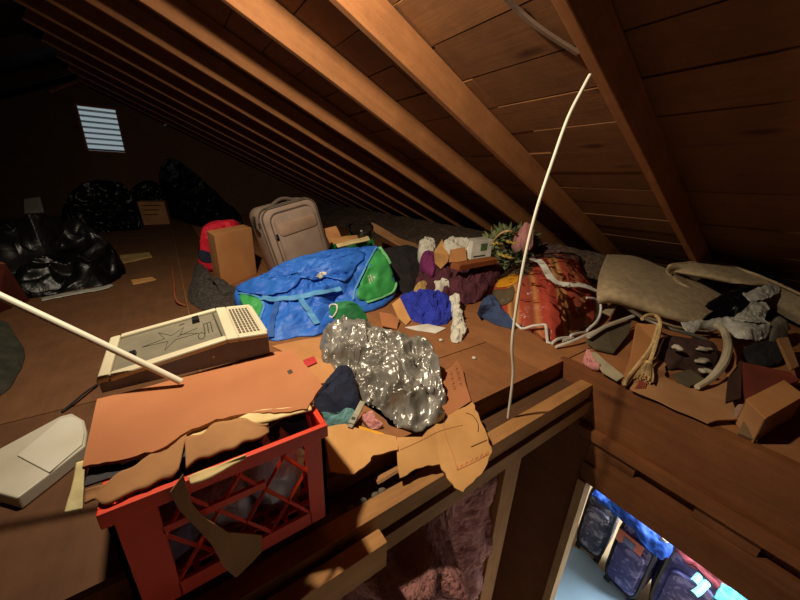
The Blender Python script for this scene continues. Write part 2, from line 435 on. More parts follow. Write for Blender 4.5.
def jag(pts, amp, n=6, seed=1):
    "a torn edge between points"
    rnd = random.Random(seed); out = []
    for a, b in zip(pts, pts[1:]):
        a, b = V(a), V(b); d = (b-a); s = V((-d.y, d.x, 0)).normalized()
        out.append(a)
        for i in range(1, n): out.append(a+d*(i/n)+s*rnd.uniform(-amp, amp))
    out.append(V(pts[-1])); return out

def bvh_of(o):
    dg = bpy.context.evaluated_depsgraph_get(); 
    ml = [v.co+worldloc(o) for v in o.data.vertices]
    return BVHTree.FromPolygons(ml, [p.vertices[:] for p in o.data.polygons])
def on(bvh, x, y, off=.003):
    "where the sight line meets a built surface, lifted off it"
    d = ray(x, y).normalized()
    h, n, i, dist = bvh.ray_cast(CAM, d)
    if h is None:
        h, n, i, dist = bvh.find_nearest(P(x, y, z=.05))
    if n.dot(d) > 0: n = -n
    return h+n*off
def ribbon_on(name, bvh, pts, width, mat, parent, off=.003, th=.002, n=8, **kw):
    "a strap lying on a surface"
    pp = catmull([V((q[0], q[1], 0)) for q in pts], n)
    p3 = [on(bvh, q.x, q.y, off) for q in pp]
    for _ in range(2): p3 = [p3[0]]+[(a+b*2+c)/4 for a, b, c in zip(p3, p3[1:], p3[2:])]+[p3[-1]]
    bm = NB(); L = []
    for i, p in enumerate(p3):
        t = (p3[min(i+1, len(p3)-1)]-p3[max(i-1, 0)]).normalized()
        view = (CAM-p).normalized(); s = t.cross(V((0, 0, 1))*.8+view*.5).normalized()*width/2
        nn = s.cross(t).normalized()
        if nn.dot(view) < 0: nn = -nn
        L.append([bm.verts.new(p+s), bm.verts.new(p-s), bm.verts.new(p-s-nn*th), bm.verts.new(p+s-nn*th)])
    for A, B in zip(L, L[1:]):
        for k in range(4): bm.faces.new((A[k], A[(k+1) % 4], B[(k+1) % 4], B[k]))
    bm.faces.new(L[0]); bm.faces.new(L[-1][::-1])
    return obj(name, bm, mat, parent, True, **kw)
def patch_on(name, bvh, outline, mat, parent, off=.004, n=10, nA=48, nR=8, **kw):
    "a panel sewn on a surface"
    ring = resample(catmull([V((q[0], q[1], 0)) for q in outline], n, True), nA, True)
    c = sum(ring, V())/nA; bm = NB(); rows = []
    for j in range(1, nR+1): rows.append([bm.verts.new(on(bvh, *c.lerp(q, j/nR).xy, off)) for q in ring])
    cv = bm.verts.new(on(bvh, c.x, c.y, off))
    for i in range(nA): bm.faces.new((cv, rows[0][i], rows[0][(i+1) % nA]))
    for A, B in zip(rows, rows[1:]):
        for i in range(nA): bm.faces.new((A[i], B[i], B[(i+1) % nA], A[(i+1) % nA]))
    return obj(name, bm, mat, parent, True, angle=180, solid=.003, **kw)
def tube_on(bm, bvh, pts, r, off=.002, seg=6, flat=1.):
    pp = catmull([V((q[0], q[1], 0)) for q in pts], 8) if len(pts) > 2 else [V((q[0], q[1], 0)) for q in pts]
    tube(bm, [on(bvh, q.x, q.y, off) for q in pp], r, seg, 1, flat, smooth=False)
def letters(name, s, o, xdir, ydir, size, mat, parent, th=.001):
    c = bpy.data.curves.new('letters', 'FONT'); c.body = s; c.size = size; c.extrude = th
    t = bpy.data.objects.new('letters', c); col.objects.link(t)
    me = bpy.data.meshes.new_from_object(t.evaluated_get(bpy.context.evaluated_depsgraph_get()))
    bpy.data.objects.remove(t); bm = NB(); bm.from_mesh(me)
    x = V(xdir).normalized(); y = V(ydir); y = (y-x*y.dot(x)).normalized(); z = x.cross(y)
    for v in bm.verts: v.co = V(o)+x*v.co.x+y*v.co.y+z*v.co.z
    return obj(name, bm, mat, parent, False)

# ================================================================== SETTING
W = bpy.data.worlds.new('overcast sky'); scene.world = W; W.use_nodes = True
bg = W.node_tree.nodes['Background']; bg.inputs[0].default_value = (.56, .68, .72, 1); bg.inputs[1].default_value = .42
scene.view_settings.view_transform = 'Standard'; scene.view_settings.look = 'None'
scene.view_settings.gamma = 1; scene.view_settings.use_curve_mapping = False
scene.view_settings.exposure = 0.0

RX, DS, DR = -.75, .95, .81                 # ridge line, and how far sheathing and rafter undersides lie from the eye
RZ = (DS-RX*SN)/CS + .74                    # ridge height
YB, YF = 7.65, -1.7
def roofpt(t, Y, n): return NRM*n+SLP*t+V((0, Y, 0))+V((0, 0, .74))
t_r = RX/CS + (RZ-.74-RX*0-0)*0
t_ridge = (V((RX, 0, RZ-.74))).dot(SLP)
# roof sheathing: boards running along the attic, both slopes
bm = NB(); rnd = random.Random(3)
def boards(bm, mirror):
    nf = len(bm.faces)
    edges = [t_ridge]; k = -12
    while .745+.2245*k < t_ridge+.05: k += 1
    while .745+.2245*k < 4.75: edges.append(.745+.2245*k); k += 1
    for a, b in zip(edges, edges[1:]):
        y = YF-rnd.uniform(0, 1.5)
        while y < YB:
            y2 = y+rnd.choice((1.8, 2.4, 3.0)); lo, hi = max(y, YF), min(y2, YB+.1)
            if hi-lo > .02:
                dn = rnd.uniform(0, .009); g = rnd.choice((.0015, .002, .004, .0065))
                c = [roofpt(a+g, lo+.001, DS+dn), roofpt(b-g, lo+.001, DS+dn+rnd.uniform(-.003, .003)), roofpt(b-g, hi-.001, DS+dn), roofpt(a+g, hi-.001, DS+dn)]
                d = [p+NRM*.02 for p in c]
                if mirror:
                    c = [V((2*RX-p.x, p.y, p.z)) for p in c]; d = [V((2*RX-p.x, p.y, p.z)) for p in d]
                hexa(bm, c, d)
            y = y2
    A = [roofpt(t_ridge, YF-.1, DS+.03), roofpt(4.9, YF-.1, DS+.03), roofpt(4.9, YB+.1, DS+.03), roofpt(t_ridge, YB+.1, DS+.03)]
    B = [p+NRM*.02 for p in A]
    if mirror: A = [V((2*RX-p.x, p.y, p.z)) for p in A]; B = [V((2*RX-p.x, p.y, p.z)) for p in B]
    hexa(bm, A, B); bm.faces.ensure_lookup_table()
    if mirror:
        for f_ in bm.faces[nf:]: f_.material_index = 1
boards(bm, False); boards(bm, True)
obj('ceiling', bm, 'board_y', smooth=False, kind='structure').data.materials.append(M['shaded_board'])

def rafter(Yfar, label, mirror=False):
    "a rough rafter nailed under the sheathing, 38 mm wide, laid out down the slope"
    L = 4.55-t_ridge; bm = NB(); nx = 40; rings = []
    for i in range(nx+1):
        x = L*i/nx; j = noise.noise(V((x*1.3, Yfar*7, 0)))*.004
        rings.append([bm.verts.new((x, y+j, z+noise.noise(V((x*2, y*9, Yfar)))*.002)) for y, z in ((-.019, .003), (-.016, 0), (.016, 0), (.019, .003), (.019, .139), (-.019, .139))])
    for A, B in zip(rings, rings[1:]):
        for k in range(6): bm.faces.new((A[k], A[(k+1) % 6], B[(k+1) % 6], B[k]))
    bm.faces.new(rings[0][::-1]); bm.faces.new(rings[-1])
    bmesh.ops.recalc_face_normals(bm, faces=bm.faces)
    me = bpy.data.meshes.new('roof_rafter'); bm.to_mesh(me); bm.free()
    o = bpy.data.objects.new('roof_rafter', me); col.objects.link(o); me.materials.append(M['shaded_board' if mirror else 'rafter'])
    p = roofpt(t_ridge+.01, Yfar-.019, DR)
    mt = Matrix((SLP, V((0, 1, 0)), NRM)).transposed().to_4x4()
    if mirror: p.x = 2*RX-p.x; mt = Matrix((V((-SLP.x, 0, SLP.z)), V((0, 1, 0)), V((-NRM.x, 0, NRM.z)))).transposed().to_4x4()
    mt.translation = p; o.matrix_world = mt
    return tag(o, label, 'rafter', 'roof rafters of the left slope' if mirror else 'roof rafters of the right slope')
RAF = [(.678, 'dark wooden roof rafter at upper right, the one nearest the camera, above the beige carpet'),
       (1.385, 'broad orange-brown roof rafter behind the white rod, second from the right'),
       (1.96, 'brightly lit roof rafter left of the broadest one, third from the right'),
       (2.63, 'narrow lit roof rafter above the grey suitcase, fourth from the right'),
       (3.21, 'thin brown roof rafter, fifth counting from the right'),
       (3.757, 'thin dim roof rafter, sixth counting from the right'),
       (4.33, 'faint dark roof rafter, seventh counting from the right')]
for y, l in RAF: rafter(y, l)
for y in (4.93, 5.53, 6.13, 6.73, 7.33): rafter(y, 'roof rafter lost in the dark far end before the vent wall')
rafter(.06, 'wooden roof rafter right above the hatch at the edge of the view')
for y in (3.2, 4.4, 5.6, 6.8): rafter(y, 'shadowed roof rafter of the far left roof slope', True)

# gable wall with the vent opening
VX0, VX1, VZ0, VZ1 = -.915, -.45, 1.05, 1.69
bm = NB(); SL = math.tan(SLOPE)
def gz(x): return RZ-abs(x-RX)*SL+.02
def gq(x0, x1, z0a, z0b, z1a, z1b):
    hexa(bm, ((x0, YB, z0a), (x1, YB, z0b), (x1, YB+.03, z0b), (x0, YB+.03, z0a)), ((x0, YB, z1a), (x1, YB, z1b), (x1, YB+.03, z1b), (x0, YB+.03, z1a)))
gq(-5.4, VX0, -.1, -.1, gz(-5.4), gz(VX0)); gq(VX1, 3.9, -.1, -.1, gz(VX1), gz(3.9))
gq(VX0, VX1, -.1, -.1, VZ0, VZ0); gq(VX0, RX, VZ1, VZ1, gz(VX0), gz(RX)); gq(RX, VX1, VZ1, VZ1, gz(RX), gz(VX1))
obj('wall_back', bm, 'gable', smooth=False, kind='structure')
bm = NB(); box(bm, (-5.6, YF-.05, -2.4), (4.4, YF, 2.4)); obj('wall_front', bm, 'gable', smooth=False, kind='structure')
bm = NB(); box(bm, (-5.6, YF, -.1), (-5.4, YB, .2)); obj('wall_left', bm, 'gable', smooth=False, kind='structure')
bm = NB(); box(bm, (3.87, YF, -.1), (4.1, YB, .2)); obj('wall_right', bm, 'gable', smooth=False, kind='structure')

# subfloor panels round the hatch, with gaps
HX0, HX1, HY1 = -.34, 1.39, .637
bm = NB()
def floor_rect(x0, x1, y0, y1):
    if x1-x0 > .01 and y1-y0 > .01:
        dz = rnd.uniform(-.003, 0); g = .003
        n0 = len(bm.faces); box(bm, (x0+g, y0+g, -.02+dz), (x1-g, y1-g, dz)); bm.faces.ensure_lookup_table()
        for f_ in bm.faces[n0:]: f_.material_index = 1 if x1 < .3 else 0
xs = [-5.4, -4.9, -3.68, -2.44, -1.22, 0, .26, .62, 1.22, 2.44, 3.85]
for a, b in zip(xs, xs[1:]):
    y = HY1+rnd.uniform(.3, 1.3)*(1 if a < 0 or a > 1.2 else .6); ys = [HY1, y]
    while y < YB: y = min(y+1.22, YB); ys.append(y)
    for c, d in zip(ys, ys[1:]): floor_rect(a, b, c, d)
for a, b in ((-5.4, -3.6), (-3.6, -1.5), (-1.5, HX0)): floor_rect(a, b, YF, -.4); floor_rect(a, b, -.4, HY1)
for a, b in ((HX1+.045, 2.44), (2.44, 3.85)): floor_rect(a, b, YF, HY1)
box(bm, (-5.4, HY1+.03, -.06), (3.85, YB, -.03)); box(bm, (HX1+.05, YF, -.06), (3.85, HY1+.03, -.03)); box(bm, (-5.4, YF, -.06), (HX0-.02, HY1+.03, -.03))
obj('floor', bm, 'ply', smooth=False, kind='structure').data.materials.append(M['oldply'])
# rim under the floor edge
bm = NB(); box(bm, (HX0, HY1+.004, -.24), (HX1, HY1+.042, -.022)); obj('trim_1', bm, 'joist_x', smooth=False, kind='structure')

# vent
vt = empty('louvered_vent', (RX+.07, YB, VZ0), 'pale louvered vent glowing with daylight in the dark end wall', 'vent')
bm = NB(); t = .025
box(bm, (VX0-t, YB-.02, VZ0-t), (VX0, YB+.06, VZ1+t)); box(bm, (VX1, YB-.02, VZ0-t), (VX1+t, YB+.06, VZ1+t))
box(bm, (VX0, YB-.02, VZ0-t), (VX1, YB+.06, VZ0)); box(bm, (VX0, YB-.02, VZ1), (VX1, YB+.06, VZ1+t))
obj('frame', bm, 'lath', vt, smooth=False)
for i in range(8):
    z = VZ0+.005+i*.081; bm = NB()
    hexa(bm, ((VX0, YB, z+.02), (VX1, YB, z+.02), (VX1, YB+.055, z), (VX0, YB+.055, z)), ((VX0, YB, z+.026), (VX1, YB, z+.026), (VX1, YB+.055, z+.012), (VX0, YB+.055, z+.012)))
    obj('slat', bm, 'slat', vt, smooth=False)
# inverted V of pale bars, added for the lit roof edges at the ridge
bm = NB(); a, b, c = P(50, 92, Y=7.55), P(80, 80, Y=7.55), P(88, 87, Y=7.55)
for p, q in ((a, b), (b, c)): tube(bm, [p, q], .02, 4, smooth=False)
obj('ridge_lit_edges', bm, 'rafter', smooth=False, label='small pale inverted V of lit roof edges under the ridge above the louvered vent', cat='lit_edge')
bm = NB(); tube(bm, [P(160, 112, Y=7.5), P(166, 116, Y=7.45), P(167, 123, Y=7.45), P(164, 126, Y=7.45)], .012, 5)
obj('wire_hook', bm, 'white', label='small pale hook hanging on the dark roof right of the vent', cat='hook')
bm = NB(); tube(bm, [P(103, 57, Y=5.6), P(106, 61, Y=5.55), P(111, 60, Y=5.55), P(113, 58, Y=5.6)], .011, 5)
obj('wire_hook', bm, 'chrome', label='bent wire glinting under the dark rafters above the vent', cat='hook')
# grey strip lying on the sheathing near the nearest rafter
bm = NB()
def R(x, y, n): d = ray(x, y); return CAM+d*(n/d.dot(NRM))
tube(bm, [R(503, -6, .93), R(520, 12, .935), R(545, 32, .935), R(578, 53, .938)], .014, 6, 6, .5)
obj('grey_cable', bm, plain('grey cable jacket', (118, 96, 78), .6), label='flat grey cable running across the roof boards beside the nearest rafter', cat='cable')

# hatch: beam, side boards, wall below
bm = NB(); box(bm, (HX0, .497, -.115), (HX1-.001, .546, -.05)); bmesh.ops.bevel(bm, geom=bm.edges[:], offset=.003, segments=1)
obj('hatch_joist', bm, 'joist_x', smooth=False, label='long bare wooden joist along the hatch edge below the torn cardboard', cat='joist')
bm = NB(); box(bm, (HX0, .485, -.185), (HX1-.001, .52, -.128))
obj('joist_batten', bm, 'joist_x', smooth=False, label='thin wooden batten fixed under the long hatch joist, above pink insulation', cat='batten')
bm = NB(); box(bm, (-.36, .445, -.165), (.305, .484, -.078)); bmesh.ops.bevel(bm, geom=bm.edges[:], offset=.003, segments=1)
obj('wood_block', bm, 'joist_x', smooth=False, label='short sawn wooden block with a cut end in front of the long joist', cat='block')
# side of the hatch at X = 1.39 : upper board, ledge board with slots, lower board
bm = NB(); box(bm, (HX1, YF, -.245), (HX1+.04, .66, 0)); bmesh.ops.bevel(bm, geom=bm.edges[:], offset=.004, segments=1)
obj('trim_2', bm, 'trim_y', smooth=False, kind='structure')
bm = NB(); box(bm, (HX1-.034, YF, -.288), (HX1+.03, .495, -.247)); bmesh.ops.bevel(bm, geom=bm.edges[:], offset=.004, segments=1); obj('trim_3', bm, 'trim_y', smooth=False, kind='structure')
bm = NB(); y = .44
segs = [(.44, .262), (.072, -.095), (-.29, YF)]
for a, b in segs: box(bm, (HX1-.012, b, -.352), (HX1+.03, a, -.289))
box(bm, (HX1-.008, YF, -.42), (HX1+.03, .44, -.3521)); box(bm, (HX1+.02, YF, -.36), (HX1+.03, .44, -.289)); box(bm, (HX1-.02, YF, -.515), (HX1+.03, .44, -.4201))
obj('trim_4', bm, 'trim_y', smooth=False, kind='structure')
bm = NB(); box(bm, (HX1-.005, .44, -2.3), (HX1+.03, .497, -.29)); box(bm, (HX1+.001, .4971, -2.3), (HX1+.03, .82, -.25)); obj('trim_5', bm, 'trim_y', smooth=False, kind='structure')
bm = NB(); box(bm, (HX1-.03, .405, -2.3), (HX1+.04, .44, -.516)); obj('door_1', bm, plain('pale door trim', (176, 140, 96), .6), smooth=False, kind='structure')
# stud and insulation under the beam
bm = NB(); box(bm, (.935, .55, -2.3), (1.035, .60, -.12)); bmesh.ops.bevel(bm, geom=bm.edges[:], offset=.003, segments=1)
stud = obj('wall_stud', bm, 'stud', smooth=False, label='upright wooden stud between pink insulation and the dark hatch corner', cat='stud')
bm = NB(); nx, nz = 110, 120; g = []
for i in range(nx+1):
    g.append([])
    for j in range(nz+1):
        x = HX0+(.93-HX0)*i/nx; z = -.19-1.2*j/nz
        p = V((x, .615, z)); d = .045*cren(p, 7, ((0, 0, 1), .5))+.035*noise.noise(p*5)+.012*noise.noise(p*25)
        xx = x+.05*noise.noise(p*9)+.03*noise.noise(p*21); zz = z+.05*noise.noise(p*11+V((3, 3, 3))); lump = .21*math.exp(-((xx-.40)/.13)**2-((zz+.30+(xx-.4)*.35)/.06)**2)+.17*math.exp(-((x-.53)/.08)**2-((z+.40)/.06)**2)+.14*math.exp(-((x-.30)/.1)**2-((z+.5)/.1)**2)
        g[-1].append(bm.verts.new((x, .60-d-lump, z+.02*noise.noise(p*14))))
for i in range(nx):
    for j in range(nz): bm.faces.new((g[i][j], g[i+1][j], g[i+1][j+1], g[i][j+1]))
obj('pink_insulation', bm, 'pinkins', label='pink fibreglass insulation hanging below the hatch joist', cat='insulation', kind='stuff', angle=180)
bm = NB(); box(bm, (HX0, .78, -2.3), (HX1+.2, .82, -.06)); obj('wall_hatch', bm, 'darkbrown', smooth=False, kind='structure')
bm = NB(); box(bm, (HX0-.03, YF, -2.3), (HX0, .68, -.022)); obj('wall_stair', bm, 'drywall', smooth=False, kind='structure')

# insulation at the eave
bm = NB(); nx, ny = 50, 190; g = []
for i in range(nx+1):
    g.append([])
    for j in range(ny+1):
        u = i/nx; x = 2.35+1.42*u; Y = YF+(YB-YF)*j/ny; p = V((x, Y, 0))
        if Y < 1.6: x += .75*min(1, (1.6-Y)/.6)*(1-u)
        z = -.02+.26*min(1, u*1.9)**.8+.035*noise.noise(p*3)+.03*cren(p, 9)
        roof = (DR-x*SN)/CS+.74-.02
        g[-1].append(bm.verts.new((x+.05*noise.noise(p*4), Y, min(z, max(roof, .02)))))
for i in range(nx):
    for j in range(ny): bm.faces.new((g[i][j], g[i+1][j], g[i+1][j+1], g[i][j+1]))
obj('loose_insulation', bm, 'looseins', label='dusty brown loose insulation heaped along the eave', cat='insulation', kind='stuff', angle=180)

# room below the hatch
bm = NB(); box(bm, (HX0, YF, -2.34), (5, 2.2, -2.3)); obj('floor_below', bm, 'tanfloor', smooth=False, kind='structure')
bm = NB(); box(bm, (HX1+.03, YF, -.56), (5, 2.2, -.52)); obj('ceiling_below', bm, 'drywall', smooth=False, kind='structure')
bm = NB(); box(bm, (4.96, YF, -2.3), (5, 2.2, -.5)); obj('wall_below_right', bm, 'drywall', smooth=False, kind='structure')
bm = NB(); box(bm, (HX1+.1, 2.16, -2.3), (5, 2.2, -.5)); obj('wall_below_back', bm, 'drywall', smooth=False, kind='structure')
bm = NB(); box(bm, (HX1+.03, YF, -2.3), (5, YF+.04, -.5)); obj('wall_below_front', bm, 'drywall', smooth=False, kind='structure')

# lights: a bare bulb under the rafters, out of view above the crate; daylight lamp in the room below
L = bpy.data.lights.new('work_lamp', 'SPOT'); L.energy = 148; L.color = (1, .85, .64); L.shadow_soft_size = .035; L.spot_size = radians(176); L.spot_blend = 1
o = bpy.data.objects.new('work_lamp', L); col.objects.link(o); o.location = (-.03, .95, 1.53)
o.rotation_euler = V((.56, .45, -.70)).to_track_quat('-Z', 'Y').to_euler()
L = bpy.data.lights.new('room_lamp', 'AREA'); L.energy = 115; L.color = (.80, .92, 1); L.size = .8
o = bpy.data.objects.new('room_lamp', L); col.objects.link(o); o.location = (3.0, -.3, -.62)
L = bpy.data.lights.new('stair_fill', 'AREA'); L.energy = .9; L.color = (1, .95, .92); L.size = .7  # unseen fill added in the stairwell to brighten crate front and insulation
o = bpy.data.objects.new('stair_fill', L); col.objects.link(o); o.location = (.6, -1.1, -1.1)
o.rotation_euler = (V((.1, .6, -.1))-o.location).to_track_quat('-Z', 'Y').to_euler()
# ================================================================== THINGS, LEFT AND MIDDLE
def PZ(pts, z=None): return [P(q[0], q[1], z=(q[2] if len(q) > 2 else z)) for q in pts]
def blob(name, c, r, mat, amp=.02, freq=9, parent=None, seed=0, rot=0, sub=4, **kw):
    bm = NB(); bmesh.ops.create_icosphere(bm, subdivisions=sub, radius=1); off = V((seed*2.7, seed*1.1, seed*3.3))
    for v in bm.verts:
        d = v.co.normalized(); q = V((d.x*r[0], d.y*r[1], d.z*r[2]))
        q += d*amp*(cren(q+off, freq)-.3)*1.4
        if rot: q = Matrix.Rotation(rot, 3, 'Z') @ q
        v.co = V(c)+q
    return obj(name, bm, mat, parent, True, angle=180, **kw)
def rslab(bm, w, h, d, rc, re, mt, seg=6):
    "rounded flat box, w by h, d thick, centred on mt"
    def outline(ins):
        pts = []; r = max(rc-ins, .001)
        for cx, cy, a0 in ((w/2-rc, h/2-rc, 0), (-w/2+rc, h/2-rc, 90), (-w/2+rc, -h/2+rc, 180), (w/2-rc, -h/2+rc, 270)):
            for k in range(seg+1):
                a = radians(a0+90*k/seg); pts.append((cx+r*cos(a), cy+r*sin(a)))
        return pts
    prof = [(re, -d/2), (re*.3, -d/2+re*.3), (0, -d/2+re), (0, d/2-re), (re*.3, d/2-re*.3), (re, d/2)]
    rings = [[bm.verts.new(mt @ V((x, y, z))) for x, y in outline(i)] for i, z in prof]
    n = len(rings[0])
    for A, B in zip(rings, rings[1:]):
        for k in range(n): bm.faces.new((A[k], A[(k+1) % n], B[(k+1) % n], B[k]))
    bm.faces.new(rings[0][::-1]); bm.faces.new(rings[-1])

# ---- far end
heap('trash_bag', [(-40, 292, 0), (-40, 222, .45), (0, 218, .46), (40, 214, .47), (80, 219, .42), (105, 236, .3), (121, 258, .12), (125, 272, .01), (110, 284, 0), (80, 289, 0), (40, 297, 0), (10, 299, 0)], 'blackbag', bulge=.16, amp=.10, freq=8.1, crumple=True, nA=150, nR=44, seed=1,
     label='big shiny black garbage bag at far left, the nearest of the black bags', cat='bag', group='black bags at the far end')
heap('trash_bag', [(62, 232, 0), (66, 200, 0, 5.6), (84, 183, 0, 5.7), (110, 180, 0, 5.8), (126, 186, 0, 5.8), (134, 204, 0, 5.7), (140, 228, 0), (100, 233, 0)], 'blackbag', bulge=.12, amp=.10, freq=7.2, crumple=True, nA=150, nR=44, seed=2, up=(.2, -1, .3),
     label='black garbage bag under the louvered vent, behind the nearest black bag', cat='bag', group='black bags at the far end')
heap('trash_bag', [(128, 220, 0, 7.2), (128, 195, 0, 7.3), (140, 182, 0, 7.3), (154, 181, 0, 7.3), (161, 190, 0, 7.3), (160, 218, 0, 7.2)], 'blackbag', bulge=.1, amp=.10, freq=7.2, crumple=True, nA=150, nR=44, seed=3, up=(.2, -1, .3),
     label='black garbage bag rising behind the small pale cardboard box', cat='bag', group='black bags at the far end')
heap('trash_bag', [(160, 186, 0, 7.1), (162, 164, 0, 7.1), (174, 158, 0, 6.9), (196, 173, 0, 6.4), (222, 197, 0, 5.8), (240, 213, 0, 5.4), (238, 222, 0, 5.3), (212, 228, 0), (192, 225, 0), (176, 218, 0, 7.0)], 'blackbag', bulge=.12, amp=.10, freq=6.3, crumple=True, nA=150, nR=44, seed=4, up=(.2, -1, .3),
     label='tall black plastic bag sloping down to the right behind the red bag', cat='bag', group='black bags at the far end')
bx = empty('cardboard_box', P(156, 225, z=0), 'small pale cardboard box among the black bags at the far end', 'box')
bm = NB(); a, b = P(144, 225, z=0), P(170, 224, z=0); h = P(139, 202, Y=a.y).z
up_ = V((-.02, .03, h)); dp = V((.03, .38, 0)); frame_box(bm, a, b-a, dp, up_); obj('carton', bm, 'card_dark', bx, smooth=False)
for i in range(3):
    bm = NB(); q = a+up_*(.82-i*.2)+(b-a)*.12-V((0, .004, 0)); frame_box(bm, q, (b-a)*(.72-.1*i), V((0, .003, 0)), up_*.05); obj('print_line', bm, 'ink_brown', bx, smooth=False)
plate('paper_sheet', [P(25, 214, Y=4.6), P(44, 212, Y=4.6), P(40, 197, Y=4.75), P(24, 199, Y=4.75)], plain('grey paper', (120, 116, 108), .8), .004, wob=.01, label='dim grey sheet standing behind the big black bag at far left', cat='paper')
plate('paper_scrap', PZ([(120, 255), (149, 252), (152, 256), (135, 260), (121, 263)], .012), plain('ochre paper', (180, 150, 92), .9), .012, wob=.008, label='ochre scrap lying on the dark floor right of the big black bag', cat='scrap')
plate('paper_scrap', PZ([(131, 280), (152, 277), (156, 279), (133, 284)], .008), 'card_pale', .006, wob=.004, label='thin pale strip on the floor below the ochre scrap', cat='scrap')
sheet('plastic_edge', [[(40, 298, .004), (70, 292, .01), (100, 287, .01), (112, 284, .01)], [(42, 301, .003), (72, 295, .006), (101, 290, .005), (114, 286, .005)]], 'whitebag', .003, .004, 20, nu=24, nv=6, label='pale wrinkled plastic strip along the foot of the big black bag', cat='strip')
plate('leaning_board', [P(-6, 262, Y=2.35), P(2, 262, Y=2.35), P(27, 299, z=0.01), P(-6, 312, z=.01)], 'maroon', .015, label='dark reddish board leaning at the left edge beside the big black bag', cat='board')
heap('dark_rug', [(-20, 395, 0), (-20, 325, .08), (5, 322, .08), (16, 335, .05), (24, 352, .01), (20, 372, 0), (6, 392, 0)], plain('dark green wool', (52, 52, 38), 1, (36, 36, 28), 20, .8, 60), bulge=.03, amp=.03, label='dark green rug bundle at the left edge below the white pole', cat='rug')
bm = NB(); tube(bm, PZ([(62, 412, .004), (74, 402, .01), (86, 392, .012), (98, 384, .006)]), .004, 5); obj('twig', bm, 'blackcloth', label='short dark twig on the floor left of the console', cat='twig')
bm = NB(); tube(bm, PZ([(172, 268, .006), (174, 285, .02), (176, 300, .02), (186, 306, .006)]), .006, 5); obj('wood_splinter', bm, 'lath', label='thin reddish splinter on the floor left of the grey fleece', cat='splinter')

# ---- red drawstring bag, carton, suitcase
rb = empty('drawstring_bag', P(219, 258, z=0), 'red drawstring bag behind the tan cardboard carton', 'bag')
body = heap('body', [(199, 256, 0, 3.0), (201, 232, 0, 3.0), (208, 223, 0, 3.05), (222, 220, 0, 3.1), (238, 222, 0, 3.15), (242, 236, 0, 3.1), (236, 252, 0, 3.05), (214, 260, 0, 2.95)], 'red', bulge=.10, amp=.05, freq=7, seed=3, parent=rb, up=(.1, -.8, .6))
bv = bvh_of(body)
patch_on('bottom', bv, [(200, 250), (209, 252), (217, 256), (214, 262), (204, 262), (199, 257)], 'navy', rb, .006)
bm = NB(); tube_on(bm, bv, [(223, 232), (217, 231), (211, 235), (213, 241), (219, 242), (222, 236), (226, 231)], .008, .01); obj('drawstring', bm, 'cordcream', rb)
cb = empty('cardboard_carton', P(235, 285, z=0), 'upright tan cardboard carton between the red bag and the grey suitcase', 'box')
bm = NB(); a = P(222, 289, z=0); b = P(263, 271, z=0); c = P(207, 273, z=0); h = P(224, 235, Y=a.y).z
b = a+(b-a).normalized()*.42; c = a+(c-a).normalized()*.22
for o_, e1, n_ in ((a, b-a, (c-a)), (a, c-a, (b-a)), (b, c-a, (a-b)), (c, b-a, (a-c))):
    bmx = NB(); frame_box(bmx, o_, e1, n_.normalized()*.005, V((0, 0, h))); obj('side_panel', bmx, 'card', cb, smooth=False)
bm = NB(); frame_box(bm, a+V((.006, .006, h-.012)), (b-a)*.96, (c-a)*.96, V((0, 0, .006))); obj('top_flap', bm, 'card', cb, smooth=False)
heap('fleece', [(197, 263, .06), (191, 283, .02), (188, 299, 0), (198, 308, 0), (214, 312, 0), (242, 307, 0), (246, 294, .04), (232, 290, .07), (219, 289, .08), (209, 273, .09)], 'greyfluff', bulge=.05, amp=.03, freq=18, seed=5, label='dark grey shaggy fleece bundle on the floor behind the console', cat='fleece')

def suitcase_taupe():
    TL, TR = P(258, 211, k=2.2), P(312, 196, k=2.44)
    x = (TR-TL).normalized(); w = (TR-TL).length
    # lower left corner: on the sight line where the edge is square to the top
    d = ray(284, 284); k = ((TL-CAM).dot(x))/d.dot(x); B = CAM+d*k
    y = (TL-B); y = (y-x*y.dot(x)).normalized(); z = x.cross(y).normalized()
    hgt = .58; cx = TL+x*w/2-y*hgt/2
    return x, y, z, w, hgt, cx
x, y, z, w, hgt, cx = suitcase_taupe()
st = empty('suitcase', V((cx.x, cx.y, 0)), 'grey taupe soft suitcase leaning behind the blue duffel bag', 'suitcase')
def sm(ox, oy, oz):
    m_ = Matrix((x, y, z)).transposed().to_4x4(); m_.translation = cx+x*ox+y*oy+z*oz; return m_
bm = NB(); rslab(bm, w+.01, hgt, .20, .07, .025, sm(0, 0, -.127)); obj('shell', bm, 'suitcase', st)
bm = NB(); rslab(bm, w, hgt-.01, .05, .075, .018, sm(0, 0, .0)); obj('lid', bm, 'suitcase', st)
bm = NB(); rslab(bm, w-.10, hgt-.09, .03, .06, .014, sm(.015, -.005, .03)); fp = obj('front_pocket', bm, 'suitcase', st)
bm = NB(); rslab(bm, w-.12, .09, .014, .03, .006, sm(.015, hgt/2-.16, .048)); obj('pocket_flap', bm, plain('warm taupe', (158, 128, 106), .85, None, 10, .3, 200), fp)
def loop_pts(w_, h_, r, oz, oy=0):
    pts = []
    for cx_, cy_, a0 in ((w_/2-r, h_/2-r, 0), (-w_/2+r, h_/2-r, 90), (-w_/2+r, -h_/2+r, 180), (w_/2-r, -h_/2+r, 270)):
        for k in range(6): a = radians(a0+90*k/5); pts.append(sm(cx_+r*cos(a), oy+cy_+r*sin(a), oz).translation)
    return pts+[pts[0]]
for nm, ww, hh, rr, oz in (('piping', w+.012, hgt+.002, .07, -.027), ('piping', w+.004, hgt-.004, .075, .02), ('zipper', w-.09, hgt-.08, .06, .028)):
    bm = NB(); tube(bm, loop_pts(ww, hh, rr, oz), .005, 5, 1, smooth=False); obj(nm, bm, 'suitcase_dark', st)
